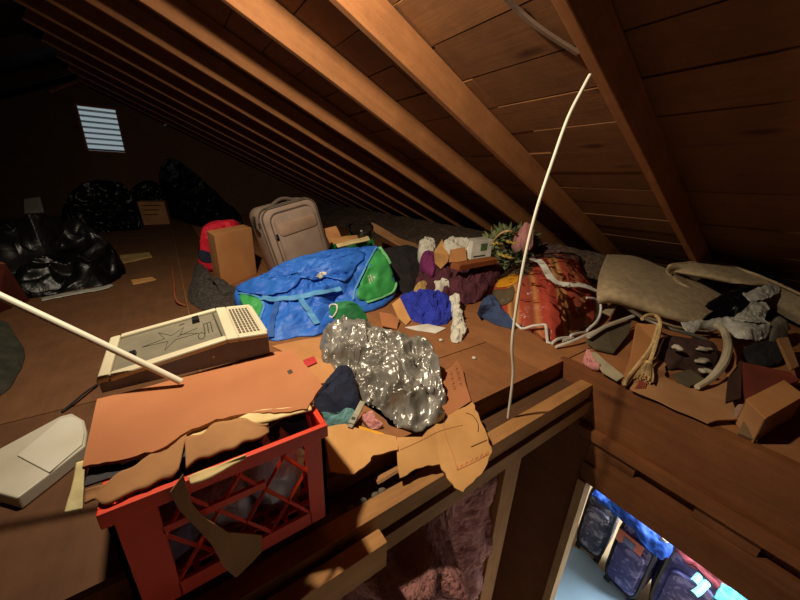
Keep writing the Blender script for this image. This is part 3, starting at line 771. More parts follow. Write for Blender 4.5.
bm = NB(); tube(bm, [sm(-.1+.2*t/6, hgt/2-.005+.035*sin(pi*t/6), -.06).translation for t in range(7)], .011, 8); obj('top_handle', bm, 'suitcase_dark', st)
bm = NB(); tube(bm, [sm(-.06+.12*t, hgt/2+.004, -.12).translation for t in (0, .5, 1)], .012, 6); obj('pull_handle', bm, 'chrome', st, label='chrome pull handle')
bm = NB(); tube(bm, [sm(-w/2-.008-.02*sin(pi*t/6), .12+.13*t/6, -.09).translation for t in range(7)], .008, 6); obj('side_handle', bm, 'black', st)
bm = NB(); rslab(bm, .02, .03, .008, .004, .002, sm(-w/2+.05, .10, .05)); obj('zipper_pull', bm, 'chrome', fp)
bm = NB(); rslab(bm, .02, .03, .008, .004, .002, sm(-w/2-.006, .19, -.045)); obj('zipper_pull', bm, 'chrome', st)
for sx in (-1, 1):
    bm = NB(); tube(bm, [sm(sx*.16, -hgt/2-.02, -.13+.02*q).translation for q in (-1, 1)], .022, 10, smooth=False); obj('wheel', bm, 'black', st)

# ---- things behind the duffel
gb = heap('green_sack', [(330, 250, .1), (334, 240, .2), (350, 235, .26), (370, 236, .26), (374, 246, .2), (372, 256, .06), (345, 258, .04)], 'green_dark', bulge=.05, amp=.03, freq=8, seed=2, label='dark green sack between the grey suitcase and the clear jar', cat='sack')
for i, (pts, lab) in enumerate((([(323, 229, .36), (336, 226, .38), (341, 236, .3), (330, 243, .26)], 'orange cardboard corner beside the upper right of the grey suitcase'),
                   ([(329, 238, .31), (357, 235, .31), (359, 240, .28), (334, 244, .27)], 'tan cardboard strip across the top of the dark green sack'),
                   ([(336, 244, .27), (368, 236, .30), (370, 240, .28), (338, 247, .25)], 'cream edged cardboard strip lying on the dark green sack'))):
    plate('cardboard_piece', [V((p.x, p.y, p.z)) for p in PZ(pts)], ('card', 'card_pale', 'card_raw')[i], .006, wob=.006, label=lab, cat='cardboard')
jr = empty('plastic_jar', P(361, 238, z=.26), 'clear round plastic tub behind the blue duffel bag', 'jar')
def lathe(bm, c, prof, n=28, axis=V((0, 0, 1)), tilt=None):
    ax = (tilt or axis).normalized(); a = ax.cross(V((.3, 1, .1))).normalized(); b = ax.cross(a)
    R_ = [[bm.verts.new(c+ax*z+a*r*cos(2*pi*k/n)+b*r*sin(2*pi*k/n)) for k in range(n)] for r, z in prof]
    for A, B in zip(R_, R_[1:]):
        for k in range(n): bm.faces.new((A[k], A[(k+1) % n], B[(k+1) % n], B[k]))
    return R_
c = P(361, 236, z=.27)
bm = NB(); q = lathe(bm, c, [(.001, 0), (.085, 0), (.1, .02), (.11, .075), (.105, .075), (.094, .022), (.08, .006), (.001, .006)], tilt=V((-.2, -.3, 1))); obj('tub', bm, 'clearjar', jr)
bm = NB(); lathe(bm, c+V((-.015, -.022, .075)), [(.106, -.006), (.116, -.006), (.116, .008), (.106, .008), (.106, -.006)], tilt=V((-.2, -.3, 1))); obj('rim', bm, 'clearjar', jr)
sheet('cardboard_sheet', [[(371, 222, .34), (385, 229, .3), (400, 238, .24), (418, 244, .2)], [(374, 232, .26), (386, 239, .23), (400, 246, .2), (420, 249, .18)]], 'card_dark', .006, .006, 5, nu=24, nv=8, label='curved beige cardboard sheet sloping down behind the black cloth', cat='cardboard')
heap('black_cloth', [(382, 253, .2), (392, 247, .24), (410, 246, .24), (423, 252, .2), (427, 266, .1), (420, 284, .03), (408, 294, 0), (396, 293, 0), (390, 280, .06)], 'blackcloth', bulge=.05, amp=.03, freq=8, seed=9, label='black cloth bundle beside the green end of the blue duffel', cat='cloth')

# ---- blue duffel bag
db = empty('duffel_bag', P(320, 315, z=0), 'large collapsed blue duffel bag with green end panels', 'bag')
body = heap('body', [(235, 292, .1), (250, 281, .15), (264, 274, .19), (294, 259, .26), (316, 253, .29), (338, 249, .31), (360, 248, .32), (378, 247, .31), (387, 260, .25), (395, 280, .12), (392, 297, .03), (380, 306, .02), (364, 312, .01), (345, 318, .01), (321, 333, .01), (300, 337, 0), (271, 341, 0), (257, 326, .02), (245, 308, .06)],
            'blue', bulge=.07, amp=.055, freq=10, parent=db, nA=240, nR=80, seed=4, edge=.25, stretch=((1, .5, 0), .38))
bv = bvh_of(body)
patch_on('top_flap', bv, [(237, 290), (262, 276), (300, 262), (330, 256), (352, 252), (366, 256), (356, 268), (344, 282), (334, 276), (316, 280), (296, 280), (290, 292), (262, 296)], 'blue', db, .014, nA=90, nR=18)
patch_on('end_panel', bv, [(378, 250), (369, 264), (360, 284), (357, 297), (366, 301), (380, 298), (393, 291), (395, 281), (390, 267), (384, 254)], 'green', db, .006, label='green right end panel with white letters')
patch_on('end_panel', bv, [(240, 296), (252, 297), (262, 302), (261, 312), (255, 322), (249, 315)], 'green', db, .006, label='green left end panel')
gl = plain('pale green trim', (120, 204, 134), .6, None, 10, .2, 60)
ribbon_on('end_trim', bv, [(379, 248), (386, 258), (392, 270), (395, 281), (392, 291), (380, 298), (366, 302)], .022, gl, db, .01, .004)
ribbon_on('piping', bv, [(376, 248), (367, 263), (357, 284), (353, 300)], .012, 'blue_strap', db, .01, .004)
ribbon_on('piping', bv, [(240, 294), (254, 296), (264, 303), (262, 316), (256, 327)], .012, 'blue_strap', db, .01, .004)
ribbon_on('strap', bv, [(262, 299), (280, 300), (300, 297), (320, 293), (340, 288)], .036, 'blue_strap', db, .016, .004)
ribbon_on('strap', bv, [(300, 299), (306, 308), (312, 317), (318, 326)], .030, 'blue_strap', db, .014, .004)
ribbon_on('strap', bv, [(280, 300), (276, 312), (273, 325), (272, 338)], .026, plain('deep blue webbing', (44, 92, 170), .75, None, 20, .3, 200), db, .014, .004)
patch_on('label_patch', bv, [(313, 277), (319, 279), (326, 274), (324, 272), (316, 276)], 'white', db, .02, nA=20, nR=4)
a = on(bv, 370, 286, .012); letters('lettering', 'ilt', a, on(bv, 388, 279, .012)-a, on(bv, 370, 270, .012)-a, .085, 'white', db)
a = on(bv, 245, 312, .012); letters('lettering', 'a', a, on(bv, 252, 309, .012)-a, on(bv, 245, 300, .012)-a, .07, 'white', db)

# ---- plastic tub, cream strip
tb = empty('plastic_tray', P(40, 470, z=0), 'flat whitish plastic tray on the floor left of the crate', 'tray')
plate('base', PZ([(-44, 476), (0, 448), (60, 416), (72, 413), (84, 420), (87, 432), (85, 446), (49, 474), (17, 498), (-4, 492), (-44, 510)], .036), 'tub', .036, tb, bevel=.004)
plate('raised_lid', PZ([(17, 455), (60, 419), (72, 416), (82, 421), (84, 432), (82, 444), (49, 472)], .041), plain('pale plastic lid', (208, 204, 190), .45, (196, 190, 172), 5, .1, 30), .0048, tb, bevel=.0015)
sheet('paper_strip', [[(77, 463, .272), (90, 460, .272)], [(72, 488, .25), (84, 488, .25)], [(65, 514, .228), (83, 510, .228)]], 'cream', .003, .006, 14, nu=10, nv=24, label='torn cream strip hanging between the whitish tray and the cardboard on the crate', cat='strip')

# ---- orange milk crate
CX0, CX1, CY0, CY1, CZ = -.156, .194, .530, .815, .262
cr = empty('milk_crate', ((CX0+CX1)/2, (CY0+CY1)/2, 0), 'orange lattice plastic milk crate under the torn cardboard', 'crate')
bm = NB(); r_ = .022
for lo_, hi_ in (((CX0-.006, CY0-.006, CZ-.03), (CX1+.006, CY0+.006, CZ)), ((CX0-.006, CY1-.006, CZ-.03), (CX1+.006, CY1+.006, CZ)), ((CX0-.006, CY0+.006, CZ-.03), (CX0+.006, CY1-.006, CZ)), ((CX1-.006, CY0+.006, CZ-.03), (CX1+.006, CY1-.006, CZ))): box(bm, lo_, hi_)
obj('rim', bm, 'orange', cr, smooth=False, bevel=.002)
for px_, py_, wx in ((CX0, CY0, .062), (CX1-.042, CY0, .042), (CX0, CY1-.008, .05), (CX1-.05, CY1-.008, .05)):
    bm = NB(); box(bm, (px_, py_, 0), (px_+wx, py_+.008, CZ-.028)); yy = py_ if py_ == CY0 else CY1-.05
    xx = CX0 if px_ < 0 else CX1-.008
    box(bm, (xx, yy, 0), (xx+.008, yy+.05, CZ-.028)); obj('corner_post', bm, 'orange', cr, smooth=False)
def lattice(o_, ux, wid, z0, z1, pitch, slope, wb=.0042):
    bm = NB(); n_ = V((0, 0, 1)).cross(ux).normalized()
    for sgn in (1, -1):
        k = -20
        while k < 40:
            # line a = k*pitch + sgn*(b)/slope
            pts = []
            for t_ in range(0, 61):
                b_ = z0+(z1-z0)*t_/60; a_ = k*pitch+sgn*(b_-z0)/slope
                if 0 <= a_ <= wid: pts.append((a_, b_))
            if len(pts) > 3:
                p0, p1 = pts[0], pts[-1]; tube(bm, [o_+ux*p0[0]+V((0, 0, p0[1])), o_+ux*p1[0]+V((0, 0, p1[1]))], wb, 4, smooth=False)
            k += 1
    return bm
bm = lattice(V((CX0+.06, CY0+.004, 0)), V((1, 0, 0)), CX1-.04-CX0-.06, .035, CZ-.03, .082, 1.5)
box(bm, (CX0+.06, CY0, .165), (.07, CY0+.008, .18)); box(bm, (CX0+.06, CY0, 0), (CX1-.04, CY0+.008, .036)); obj('front_panel', bm, 'orange', cr, smooth=False)
bm = lattice(V((CX0+.05, CY1-.004, 0)), V((1, 0, 0)), .25, .035, CZ-.03, .082, 1.5); box(bm, (CX0+.05, CY1-.008, 0), (CX1-.05, CY1, .036)); obj('back_panel', bm, 'orange', cr, smooth=False)
for xx in (CX0+.004, CX1-.004):
    bm = lattice(V((xx, CY0+.05, 0)), V((0, 1, 0)), .22, .035, CZ-.03, .082, 1.5); box(bm, (xx-.004, CY0+.05, 0), (xx+.004, CY1-.05, .036)); obj('side_panel', bm, 'orange', cr, smooth=False)
bm = NB()
for i in range(9): box(bm, (CX0+.01, CY0+.012+i*.035, .002), (CX1-.01, CY0+.024+i*.035, .008))
for i in range(10): box(bm, (CX0+.012+i*.035, CY0+.01, .003), (CX0+.022+i*.035, CY1-.01, .007))
obj('base', bm, 'orange', cr, smooth=False)
film = plastic_film('cloudy wrap', (232, 234, 238), (200, 204, 214), .3, .6, 14, .5)
blob('crumpled_wrap', (.105, .635, .105), (.055, .06, .10), film, .025, 12, seed=1, label='pale crumpled wrap inside the crate behind the right of its lattice', cat='wrap')
blob('crumpled_wrap', (.005, .65, .075), (.05, .07, .06), film, .025, 12, seed=2, label='pale crumpled wrap inside the crate behind the middle of its lattice', cat='wrap')
blob('crumpled_wrap', (-.085, .635, .06), (.045, .06, .045), plain('blue grey paper', (160, 168, 196), .7, (130, 138, 164), 9, .4, 30), .025, 12, seed=3, label='blue grey crumpled wrap inside the crate behind its left lattice', cat='wrap')
blob('dark_cloth', (.02, .70, .19), (.13, .11, .035), 'blackcloth', .02, 9, seed=4, label='dark cloth inside the crate just under the cardboard', cat='cloth')
heap('folded_cloth', [(312, 410, .20), (322, 420, .2), (290, 432, .18), (250, 448, .18), (240, 440, .2), (270, 425, .22)], 'navy', base=.12, bulge=.012, amp=.01, label='dark folded cloth showing at the top right of the crate under the torn edge', cat='cloth')

# ---- flattened cardboard on the crate
fc = empty('flattened_carton', ((CX0+CX1)/2, .72, CZ), 'flattened brown carton with a torn front edge on top of the orange crate', 'cardboard')
z0 = .284
front = jag([P(322, 386, z=z0), P(307, 409, z=z0), P(280, 412, z=z0), P(252, 413, z=z0), P(216, 419, z=z0), P(186, 432, z=z0), P(160, 449, z=z0), P(120, 460, z=z0), P(82, 467, z=z0)], .003, 5, 4)
plate('top_panel', [P(97, 399, z=z0), P(150, 386, z=z0)]+[P(268, 352, z=z0), P(292, 351, z=z0), P(318, 378, z=z0)]+front, 'card_red', .006, fc, 0)
plate('torn_layer', [P(110, 448, z=.275), P(270, 396, z=.275)]+jag([P(314, 405, z=.275), P(270, 420, z=.275), P(220, 428, z=.275), P(176, 446, z=.272), P(150, 457, z=.272), P(108, 463, z=.272)], .004, 6, 8), 'card_raw', .005, fc)
plate('hollow_sheet', [P(96, 440, z=.268), P(300, 372, z=.268)]+jag([P(318, 395, z=.268), P(268, 428, z=.266), P(186, 456, z=.266), P(84, 486, z=.266)], .003, 5, 2), plain('hollow shade grey', (44, 40, 42), .6), .004, fc)  # dark sheet stands in for the shaded hollow and its dark grey edge
def strip3(name, top, bot, zt, zb, mat, parent, amp=.006, seed=0, nv=10, th=.005):
    return sheet(name, [[q if len(q) > 2 else q+(zt,) for q in top], [((a[0]+b[0])/2, (a[1]+b[1])/2-1.5, (zt+zb)/2) for a, b in zip(top, bot)], [q if len(q) > 2 else q+(zb,) for q in bot]], mat, th, amp, 10, parent, 40, nv, seed)
strip3('torn_flap', [(86, 490), (97, 486), (106, 484), (120, 474), (133, 468), (146, 459), (160, 450), (174, 440), (187, 435)], [(85, 504), (96, 500), (104, 505), (118, 500), (134, 492), (148, 488), (160, 481), (172, 478), (179, 470)], .277, .267, 'card_dark', fc, seed=1)
strip3('torn_flap', [(185, 438), (193, 436), (202, 435), (209, 428), (216, 424), (230, 422), (242, 419), (256, 423), (268, 425)], [(186, 469), (198, 460), (210, 458), (222, 452), (234, 450), (244, 443), (254, 441), (262, 438), (269, 433)], .280, .268, 'card_dark', fc, seed=2)
strip3('torn_edge', [(187, 478), (205, 470), (226, 463), (246, 456)], [(191, 485), (207, 480), (222, 472), (246, 459)], .272, .266, 'card_raw', fc, .004, seed=3, nv=6, th=.003)
strip3('torn_edge', [(226, 424), (256, 412), (284, 409), (310, 406)], [(230, 428), (262, 423), (288, 417), (312, 411)], .281, .276, 'card_raw', fc, .004, seed=5, nv=6, th=.003)
plate('hanging_strip', [P(a, b, Y=c) for a, b, c in ((183, 474, .522), (192, 504, .518), (206, 519, .515), (228, 533, .513), (262, 536, .511), (262, 552, .508), (252, 563, .506), (236, 578, .505), (224, 568, .506), (212, 545, .510), (196, 527, .514), (178, 508, .518), (170, 492, .522))], 'card_dark', .003, fc, .004)
patch_ = [(287, 371), (291, 369), (293, 372), (289, 374)]
plate('dark_tag', PZ(patch_, z0+.0012), 'ink', .001, fc)

# ---- console on the carton
cn = empty('console', (0, .93, .286), 'wedge-shaped cream and charcoal console with keypad grille lying on the flattened carton', 'console')
cz = .288; O = P(102, 393, z=cz); E1 = P(270, 353, z=cz); cu = (E1-O); Lc = cu.length; cu.normalize(); cv = V((-cu.y, cu.x, 0)); Wc = .235
def cp(a, b, h): return O+cu*a*Lc+cv*b*Wc+V((0, 0, h))
hl, hc, hr = .022, .058, .058; ac = .72
def topz(a): return hl+(hc-hl)*a/ac if a < ac else hc-(a-ac)/(1-ac)*.006
bm = NB()
for a0, a1 in ((0, ac), (ac, 1)): hexa(bm, (cp(a0, 0, 0), cp(a1, 0, 0), cp(a1, 1, 0), cp(a0, 1, 0)), (cp(a0, 0, topz(a0)), cp(a1, 0, topz(a1)), cp(a1, 1, topz(a1)), cp(a0, 1, topz(a0))))
bmesh.ops.remove_doubles(bm, verts=bm.verts, dist=1e-5); obj('body', bm, 'console_dark', cn, smooth=False)
bm = NB(); rh = .012
def rail(a0, a1, b0, b1):
    hexa(bm, [cp(a, b, topz(a)-.002) for a, b in ((a0, b0), (a1, b0), (a1, b1), (a0, b1))], [cp(a, b, topz(a)+rh) for a, b in ((a0, b0), (a1, b0), (a1, b1), (a0, b1))])
rail(-.01, .055, 0, 1); rail(.055, ac, -.02, .09); rail(.055, ac, .94, 1.02); rail(ac, .80, -.02, 1.02); rail(.80, 1.0, -.02, .05); rail(.80, 1.0, .96, 1.02); rail(.97, 1.01, .05, .96)
obj('rim', bm, 'console_cream', cn, smooth=False, bevel=.004)
bm = NB(); hexa(bm, [cp(a, b, topz(a)) for a, b in ((.055, .09), (ac, .09), (ac, .94), (.055, .94))], [cp(a, b, topz(a)+.003) for a, b in ((.055, .09), (ac, .09), (ac, .94), (.055, .94))]); obj('face_panel', bm, 'console_grey', cn, smooth=False)
# keypad end: a cream grid of dark cells
bm = NB(); hexa(bm, [cp(a, b, topz(a)) for a, b in ((.80, .05), (.97, .05), (.97, .96), (.80, .96))], [cp(a, b, topz(a)+.009) for a, b in ((.80, .05), (.97, .05), (.97, .96), (.80, .96))]); obj('keypad', bm, plain('tan plastic', (196, 184, 154), .5), cn, smooth=False)
bm = NB()
for i in range(6):
    for j in range(11):
        a0 = .812+i*.0258; b0 = .10+j*.076
        hexa(bm, [cp(a, b, topz(a)+.008) for a, b in ((a0, b0), (a0+.017, b0), (a0+.017, b0+.052), (a0, b0+.052))], [cp(a, b, topz(a)+.0105) for a, b in ((a0, b0), (a0+.017, b0), (a0+.017, b0+.052), (a0, b0+.052))])
obj('grille_slots', bm, plain('slot grey', (84, 78, 68), .7), cn, smooth=False)
def pad(nm, a0, a1, b0, b1, h, mat):
    bm = NB(); hexa(bm, [cp(a, b, topz(a)+.003) for a, b in ((a0, b0), (a1, b0), (a1, b1), (a0, b1))], [cp(a, b, topz(a)+.003+h) for a, b in ((a0+.004, b0+.01), (a1-.004, b0+.01), (a1-.004, b1-.01), (a0+.004, b1-.01))]); return obj(nm, bm, mat, cn, smooth=False, bevel=.001)
k1 = pad('switch', .53, .585, .76, .90, .012, 'black'); pad('switch', .13, .175, .34, .43, .010, 'black')
# pale star sketch and scratches on the grey panel
bm = NB()
def line(pts, r=.0007):
    tube(bm, [cp(a, b, topz(a)+.0038) for a, b in pts], r, 4, smooth=False)
star = [(.30, .80), (.34, .57), (.20, .52), (.36, .47), (.34, .26), (.41, .45), (.56, .44), (.44, .56), (.47, .74), (.385, .60), (.30, .80)]
line(star); line([(.42, .52), (.56, .60)]); obj('star_drawing', bm, 'ink', cn, smooth=False)
bm = NB()
for a0 in (.60, .625, .65): line([(a0, .36), (a0+.005, .66)], .0013)
line([(.60, .66), (.655, .66)], .0013); line([(.70, .14), (.69, .92)], .002)
for t_ in range(10): line([(.575+.022*cos(t_*.628), .34+.09*sin(t_*.628)), (.575+.022*cos((t_+1)*.628), .34+.09*sin((t_+1)*.628))], .001)
line([(.44, .84), (.475, .86)], .002)
obj('panel_marks', bm, 'ink', cn, smooth=False)
for a_ in (.30, .62):
    bm = NB(); q = cp(a_, 0, topz(a_)*.5); tube(bm, [q+cv*.001, q-cv*.0015], .0028, 8, smooth=False); obj('screw', bm, 'tub', cn, smooth=False)

# ---- white pole
bm = NB(); a = P(181, 381, z=cz+.006); b = P(-60, 266, z=.62)
e0 = cp(.28, -.0, topz(.28)+rh+.008)
d0 = ray(181, 381); d1 = ray(0, 296)
p1 = CAM+d1*.62
tube(bm, [a+V((0, -.004, 0)), a.lerp(p1, .5), p1, p1+(p1-a)*.35], .0072, 12, 2); obj('white_pole', bm, 'pole', label='white plastic pole leaning across the console from the left edge', cat='pole')

# ---- teal and navy garment, buckle and bits by the silver bag
heap('garment', [(314, 404, .03), (318, 393, .06), (326, 382, .08), (338, 368, .09), (350, 368, .08), (356, 384, .06), (359, 402, .03), (352, 412, .02), (336, 417, .01), (321, 415, .01)], 'navy', bulge=.03, amp=.025, freq=10, seed=2, label='navy garment stuffed between the crate and the silver bag', cat='garment')
heap('garment', [(319, 414, .03), (336, 414, .035), (350, 408, .035), (356, 414, .02), (349, 426, 0), (332, 428, 0), (323, 424, 0)], 'teal', bulge=.02, amp=.015, freq=14, seed=3, label='dusty teal garment folded in front of the navy garment', cat='garment')
bk = empty('buckle_strap', P(356, 418, z=.02), 'grey strap with a plastic buckle lying beside the teal garment', 'strap')
bm = NB(); a, b = P(363, 402, z=.045), P(350, 428, z=.012); d = b-a; s_ = V((-d.y, d.x, 0)).normalized()*.010; n_ = d.cross(s_).normalized()*.006
if n_.z < 0: n_ = -n_
frame_box(bm, a-s_, d*.62, s_*2, n_); obj('strap', bm, plain('grey webbing', (170, 162, 140), .8, None, 30, .3, 150), bk, smooth=False, bevel=.002)
bm = NB(); frame_box(bm, a-s_*1.15+d*.55+n_*.3, d*.34, s_*2.3, n_*1.3); bkl = obj('buckle', bm, plain('grey buckle plastic', (140, 136, 120), .5), bk, smooth=False, bevel=.003)
bm = NB(); frame_box(bm, a-s_*.6+d*.66+n_*1.5, d*.1, s_*1.2, n_*.3); obj('buckle_slot', bm, 'ink', bkl, smooth=False)
bm = NB(); frame_box(bm, a-s_*.8+d*.88, d*.12, s_*1.6, n_*.9); obj('strap_tip', bm, plain('grey webbing end', (150, 144, 126), .8), bk, smooth=False)
heap('pink_cloth', [(363, 418, .02), (371, 414, .03), (382, 424, .015), (379, 428, .004), (370, 428, .004)], 'pink', bulge=.006, amp=.02, freq=26, edge=.8, label='small dusty pink cloth beside the grey buckle', cat='cloth')
plate('cloth_strip', PZ([(359, 426), (370, 429), (384, 433), (384, 437), (370, 433), (359, 429)], .008), 'yellow', .004, wob=.003, label='thin yellow strip lying in front of the pink cloth', cat='strip')

# ---- silver garbage bag
heap('silver_bag', [(321, 337, .05), (329, 320, .10), (341, 314, .13), (355, 316, .15), (370, 318, .15), (384, 321, .15), (401, 330, .15), (418, 334, .15), (429, 342, .14), (439, 362, .11), (447, 388, .07), (445, 410, .04), (430, 420, .03), (415, 426, .025), (398, 424, .02), (382, 413, .02), (365, 399, .02), (356, 388, .03), (348, 377, .04), (340, 364, .05), (322, 357, .03)],
     'silver', bulge=.085, amp=.062, freq=11, fine=.4, crumple=True, nA=240, nR=80, seed=6, edge=.75, label='crumpled silver grey plastic bag bulging over the torn cardboard', cat='bag')
sb = empty('drawstring_pouch', P(346, 312, z=.0), 'small green pouch with a white string behind the silver bag', 'pouch')
body = heap('body', [(327, 313, .06), (333, 304, .10), (344, 302, .12), (358, 306, .11), (366, 315, .06), (362, 322, .02), (338, 322, .02)], 'green_dark', bulge=.04, amp=.02, freq=12, parent=sb, seed=7)
bv = bvh_of(body)
bm = NB(); tube_on(bm, bv, [(329, 309), (332, 305), (337, 306), (337, 311), (333, 317), (329, 316)], .0045, .005); obj('string', bm, 'piping', sb)

# ---- cardboard on the floor in the middle
plate('cardboard_piece', PZ([(272, 346), (300, 340), (326, 336), (348, 366), (340, 380), (318, 384), (300, 360)], .006), 'card', .005, wob=.006, label='brown cardboard under the silver bag beside the console', cat='cardboard')
plate('tape_scrap', PZ([(303, 360), (314, 356), (317, 362), (306, 367)], .016), plain('red tape', (206, 60, 58), .6), .002, label='small red tape scrap on the cardboard right of the console', cat='tape')
fb = empty('cardboard_flap', P(440, 445, z=.0), 'pale torn cardboard hanging over the long joist below the silver bag', 'cardboard')
def zf(x, y): return .012-.036*max(0, min(1, (y-425-(460-x)*.25)/40))
pts = jag([V((q[0], q[1], 0)) for q in ((397, 437), (397, 450), (400, 478), (410, 472), (428, 465), (440, 464), (447, 478), (455, 488), (463, 492), (473, 482), (484, 470), (492, 452), (488, 438), (478, 413), (472, 402), (462, 408), (440, 420), (422, 437))], 1.1, 3, 5)
pl = plate('sheet', [P(q.x, q.y, z=zf(q.x, q.y)) for q in pts], 'card_pale', .004, fb, .003)
bv = bvh_of(pl); bm = NB()
for pts in ([(400, 450), (420, 441), (440, 431), (463, 425)], [(443, 425), (447, 440), (453, 455), (457, 470)]): tube_on(bm, bv, pts, .0013, .0004, 4)
obj('crease', bm, 'card', fb); bm = NB()
for pts in ([(471, 447), (480, 443), (487, 440)], [(466, 413), (473, 416), (478, 424), (478, 432)]): tube_on(bm, bv, pts, .0016, .0005, 4)
obj('dark_tear', bm, 'ink_brown', fb); bm = NB()
for i in range(13):
    x_ = 458+i*2.5; y_ = 469-i*1.25
    tube_on(bm, bv, [(x_, y_), (x_+(.9 if i % 2 else -.4), y_-3.2+(i % 3)*.5)], .0009, .0006, 4)
tube_on(bm, bv, [(457, 470.5), (474, 462.5), (489, 454)], .0008, .0006, 4)
obj('red_print', bm, 'ink_red', fb)
wb = empty('cardboard_flap', P(455, 388, z=.0), 'reddish cardboard flap with handwriting beside the silver bag', 'cardboard')
pl = plate('sheet', PZ([(440, 374, .03), (451, 367, .03), (457, 360, .028), (463, 370, .02), (466, 385, .015), (471, 401, .012), (460, 408, .012), (440, 420, .014), (436, 400, .02)]), 'card_red', .004, wb, .002)
bv = bvh_of(pl); bm = NB(); rnd2 = random.Random(5)
for x0, y0, x1, y1, n_ in ((456, 366, 462, 388, 9), (450.5, 371, 455, 391, 8)):
    for i in range(n_):
        t_ = i/n_; x_ = x0+(x1-x0)*t_; y_ = y0+(y1-y0)*t_
        tube_on(bm, bv, [(x_-1.2, y_+rnd2.uniform(-.4, .8)), (x_+1.3, y_+rnd2.uniform(-.8, .6))], .0007, .0006, 4)
        if i % 2: tube_on(bm, bv, [(x_+1.2, y_-.4), (x_-.8, y_+1.5)], .0006, .0006, 4)
obj('handwriting', bm, 'ink_brown', wb)
plate('cardboard_piece', [p for p in jag(PZ([(324, 428), (345, 424), (365, 430), (396, 436), (398, 449), (373, 455), (368, 463), (354, 474), (330, 471)], .010), .004, 3, 6)], 'card_pale', .005, wob=.003, label='torn tan cardboard on the floor edge between the crate and the pale torn flap', cat='cardboard')
# rubble in the gap beside the joist
for i, (x_, y_, s_, lab) in enumerate(((352, 505, .009, 'small grey stone in the gap beside the orange crate'), (365, 499, .010, 'grey stone in the gap nearest the joist, right of the orange crate'), (376, 490, .008, 'grey stone in the gap below the tan cardboard'), (489, 428, .010, 'pale stone in the gap right of the pale torn flap'), (384, 488, .009, 'pale chip beside the grey stones in the gap'))):
    c = P(x_, y_, z=-.05); blob('rubble_stone', (c.x, min(max(c.y, .565), .62), -.10+s_*.6+.02), (s_*1.3, s_, s_*.8), 'dust', .004, 40, seed=i, sub=2, label=lab, cat='stone', group='rubble in the gap beside the joist')
bm = NB(); box(bm, (HX0, .548, -.13), (HX1-.002, .636, -.085)); obj('gap_blocking', bm, 'gable', smooth=False, label='dark wood at the bottom of the gap between floor edge and joist', cat='board')
bm = NB(); tube(bm, [V((.36, .592, -.06)), V((.46, .588, -.05)), V((.54, .585, -.052))], .012, 6, 4, .5); obj('debris_strip', bm, 'card_dark', label='crumbling grey strip in the gap under the torn cardboard', cat='debris')
for i, (x_, y_, lab) in enumerate(((474, 358, 'white crumb on the bare floor right of the handwritten flap'), (441, 340, 'tiny pale crumb on the floor right of the silver bag'))):
    c = P(x_, y_, z=.005); blob('paper_crumb', c, (.010, .008, .006), 'white', .003, 60, seed=i, sub=2, label=lab, cat='crumb')

# ---- tall thin white rod
a = P(508, 418, z=-.06); tip = P(590, 76, Y=.62)
ys = [(508, 418, .556), (513, 375, .565), (512, 345, .572), (516, 310, .58), (524, 262, .59), (536, 212, .597), (553, 160, .605), (568, 118, .612), (582, 90, .617), (590, 75, .62)]
bm = NB(); tube(bm, [P(x_, y_, Y=q) for x_, y_, q in ys], lambda t_: .0046+.0006*t_, 10, 6); obj('white_rod', bm, 'pole', label='tall thin bent white rod standing up from the hatch edge', cat='rod')
# ================================================================== THINGS, RIGHT AND BELOW
# ---- clothes pile behind the silver bag
heap('burgundy_cloth', [(415, 290, .03), (420, 270, .12), (427, 258, .18), (441, 262, .18), (460, 270, .17), (480, 263, .19), (499, 262, .2), (496, 276, .12), (485, 289, .06), (477, 301, .01), (461, 304, .0), (452, 297, .0), (435, 298, .0)], 'burgundy', bulge=.05, amp=.075, freq=12, seed=3, nA=240, nR=80, stretch=((.5, 1, 0), .35), label='burgundy cloth heap in front of the brown wood piece', cat='cloth')
heap('magenta_cloth', [(421, 266, .16), (423, 253, .24), (432, 250, .25), (436, 262, .2), (432, 272, .15)], 'magenta', base=.1, bulge=.03, amp=.02, freq=19, label='magenta cloth at the left of the burgundy cloth heap', cat='cloth')
for lab, pts, mt in (('orange brown paper sheet standing above the magenta cloth', [(434, 252, .25), (442, 239, .33), (449, 255, .24), (448, 261, .22), (441, 268, .19), (435, 262, .22)], 'card_pale'),
                     ('brown cardboard piece behind the brown wood piece', [(449, 262, .21), (450, 250, .28), (465, 247, .3), (467, 262, .21)], 'card')):
    plate('paper_sheet', PZ(pts), mt, .005, wob=.008, label=lab, cat='paper')
bm = NB(); a, b = P(453, 262, z=.24), P(494, 258, z=.26); d = b-a
frame_box(bm, P(459, 271, z=.20), P(497, 264, z=.215)-P(459, 271, z=.20), V((-.03, .055, .01)), V((0, -.006, .04)))
obj('wood_piece', bm, 'lath', smooth=False, bevel=.003, label='short brown wood piece lying across the burgundy cloth', cat='wood')
heap('white_cloth', [(419, 251, .24), (421, 242, .29), (428, 238, .31), (435, 242, .3), (434, 251, .25), (426, 254, .23)], 'white', base=.1, bulge=.02, amp=.045, freq=11, edge=.7, nA=140, nR=40, seed=1, label='cream white rag left of the orange brown paper', cat='cloth')
heap('white_cloth', [(444, 243, .31), (452, 237, .35), (462, 237, .35), (469, 243, .32), (464, 249, .28), (451, 249, .28)], 'white', base=.15, bulge=.02, amp=.045, freq=11, edge=.7, nA=140, nR=40, seed=2, label='white rag above the brown cardboard piece', cat='cloth')
wp = empty('milk_carton', P(480, 262, z=.2), 'white carton with a green patch between the white rag and the wreath', 'carton')
bm = NB(); A = P(470, 260, z=.22); B = P(491, 257, z=.22); T = P(473, 241, z=.34)
frame_box(bm, A, B-A, V((.03, .12, 0)), T-A); obj('box', bm, 'white', wp, smooth=False, bevel=.006)
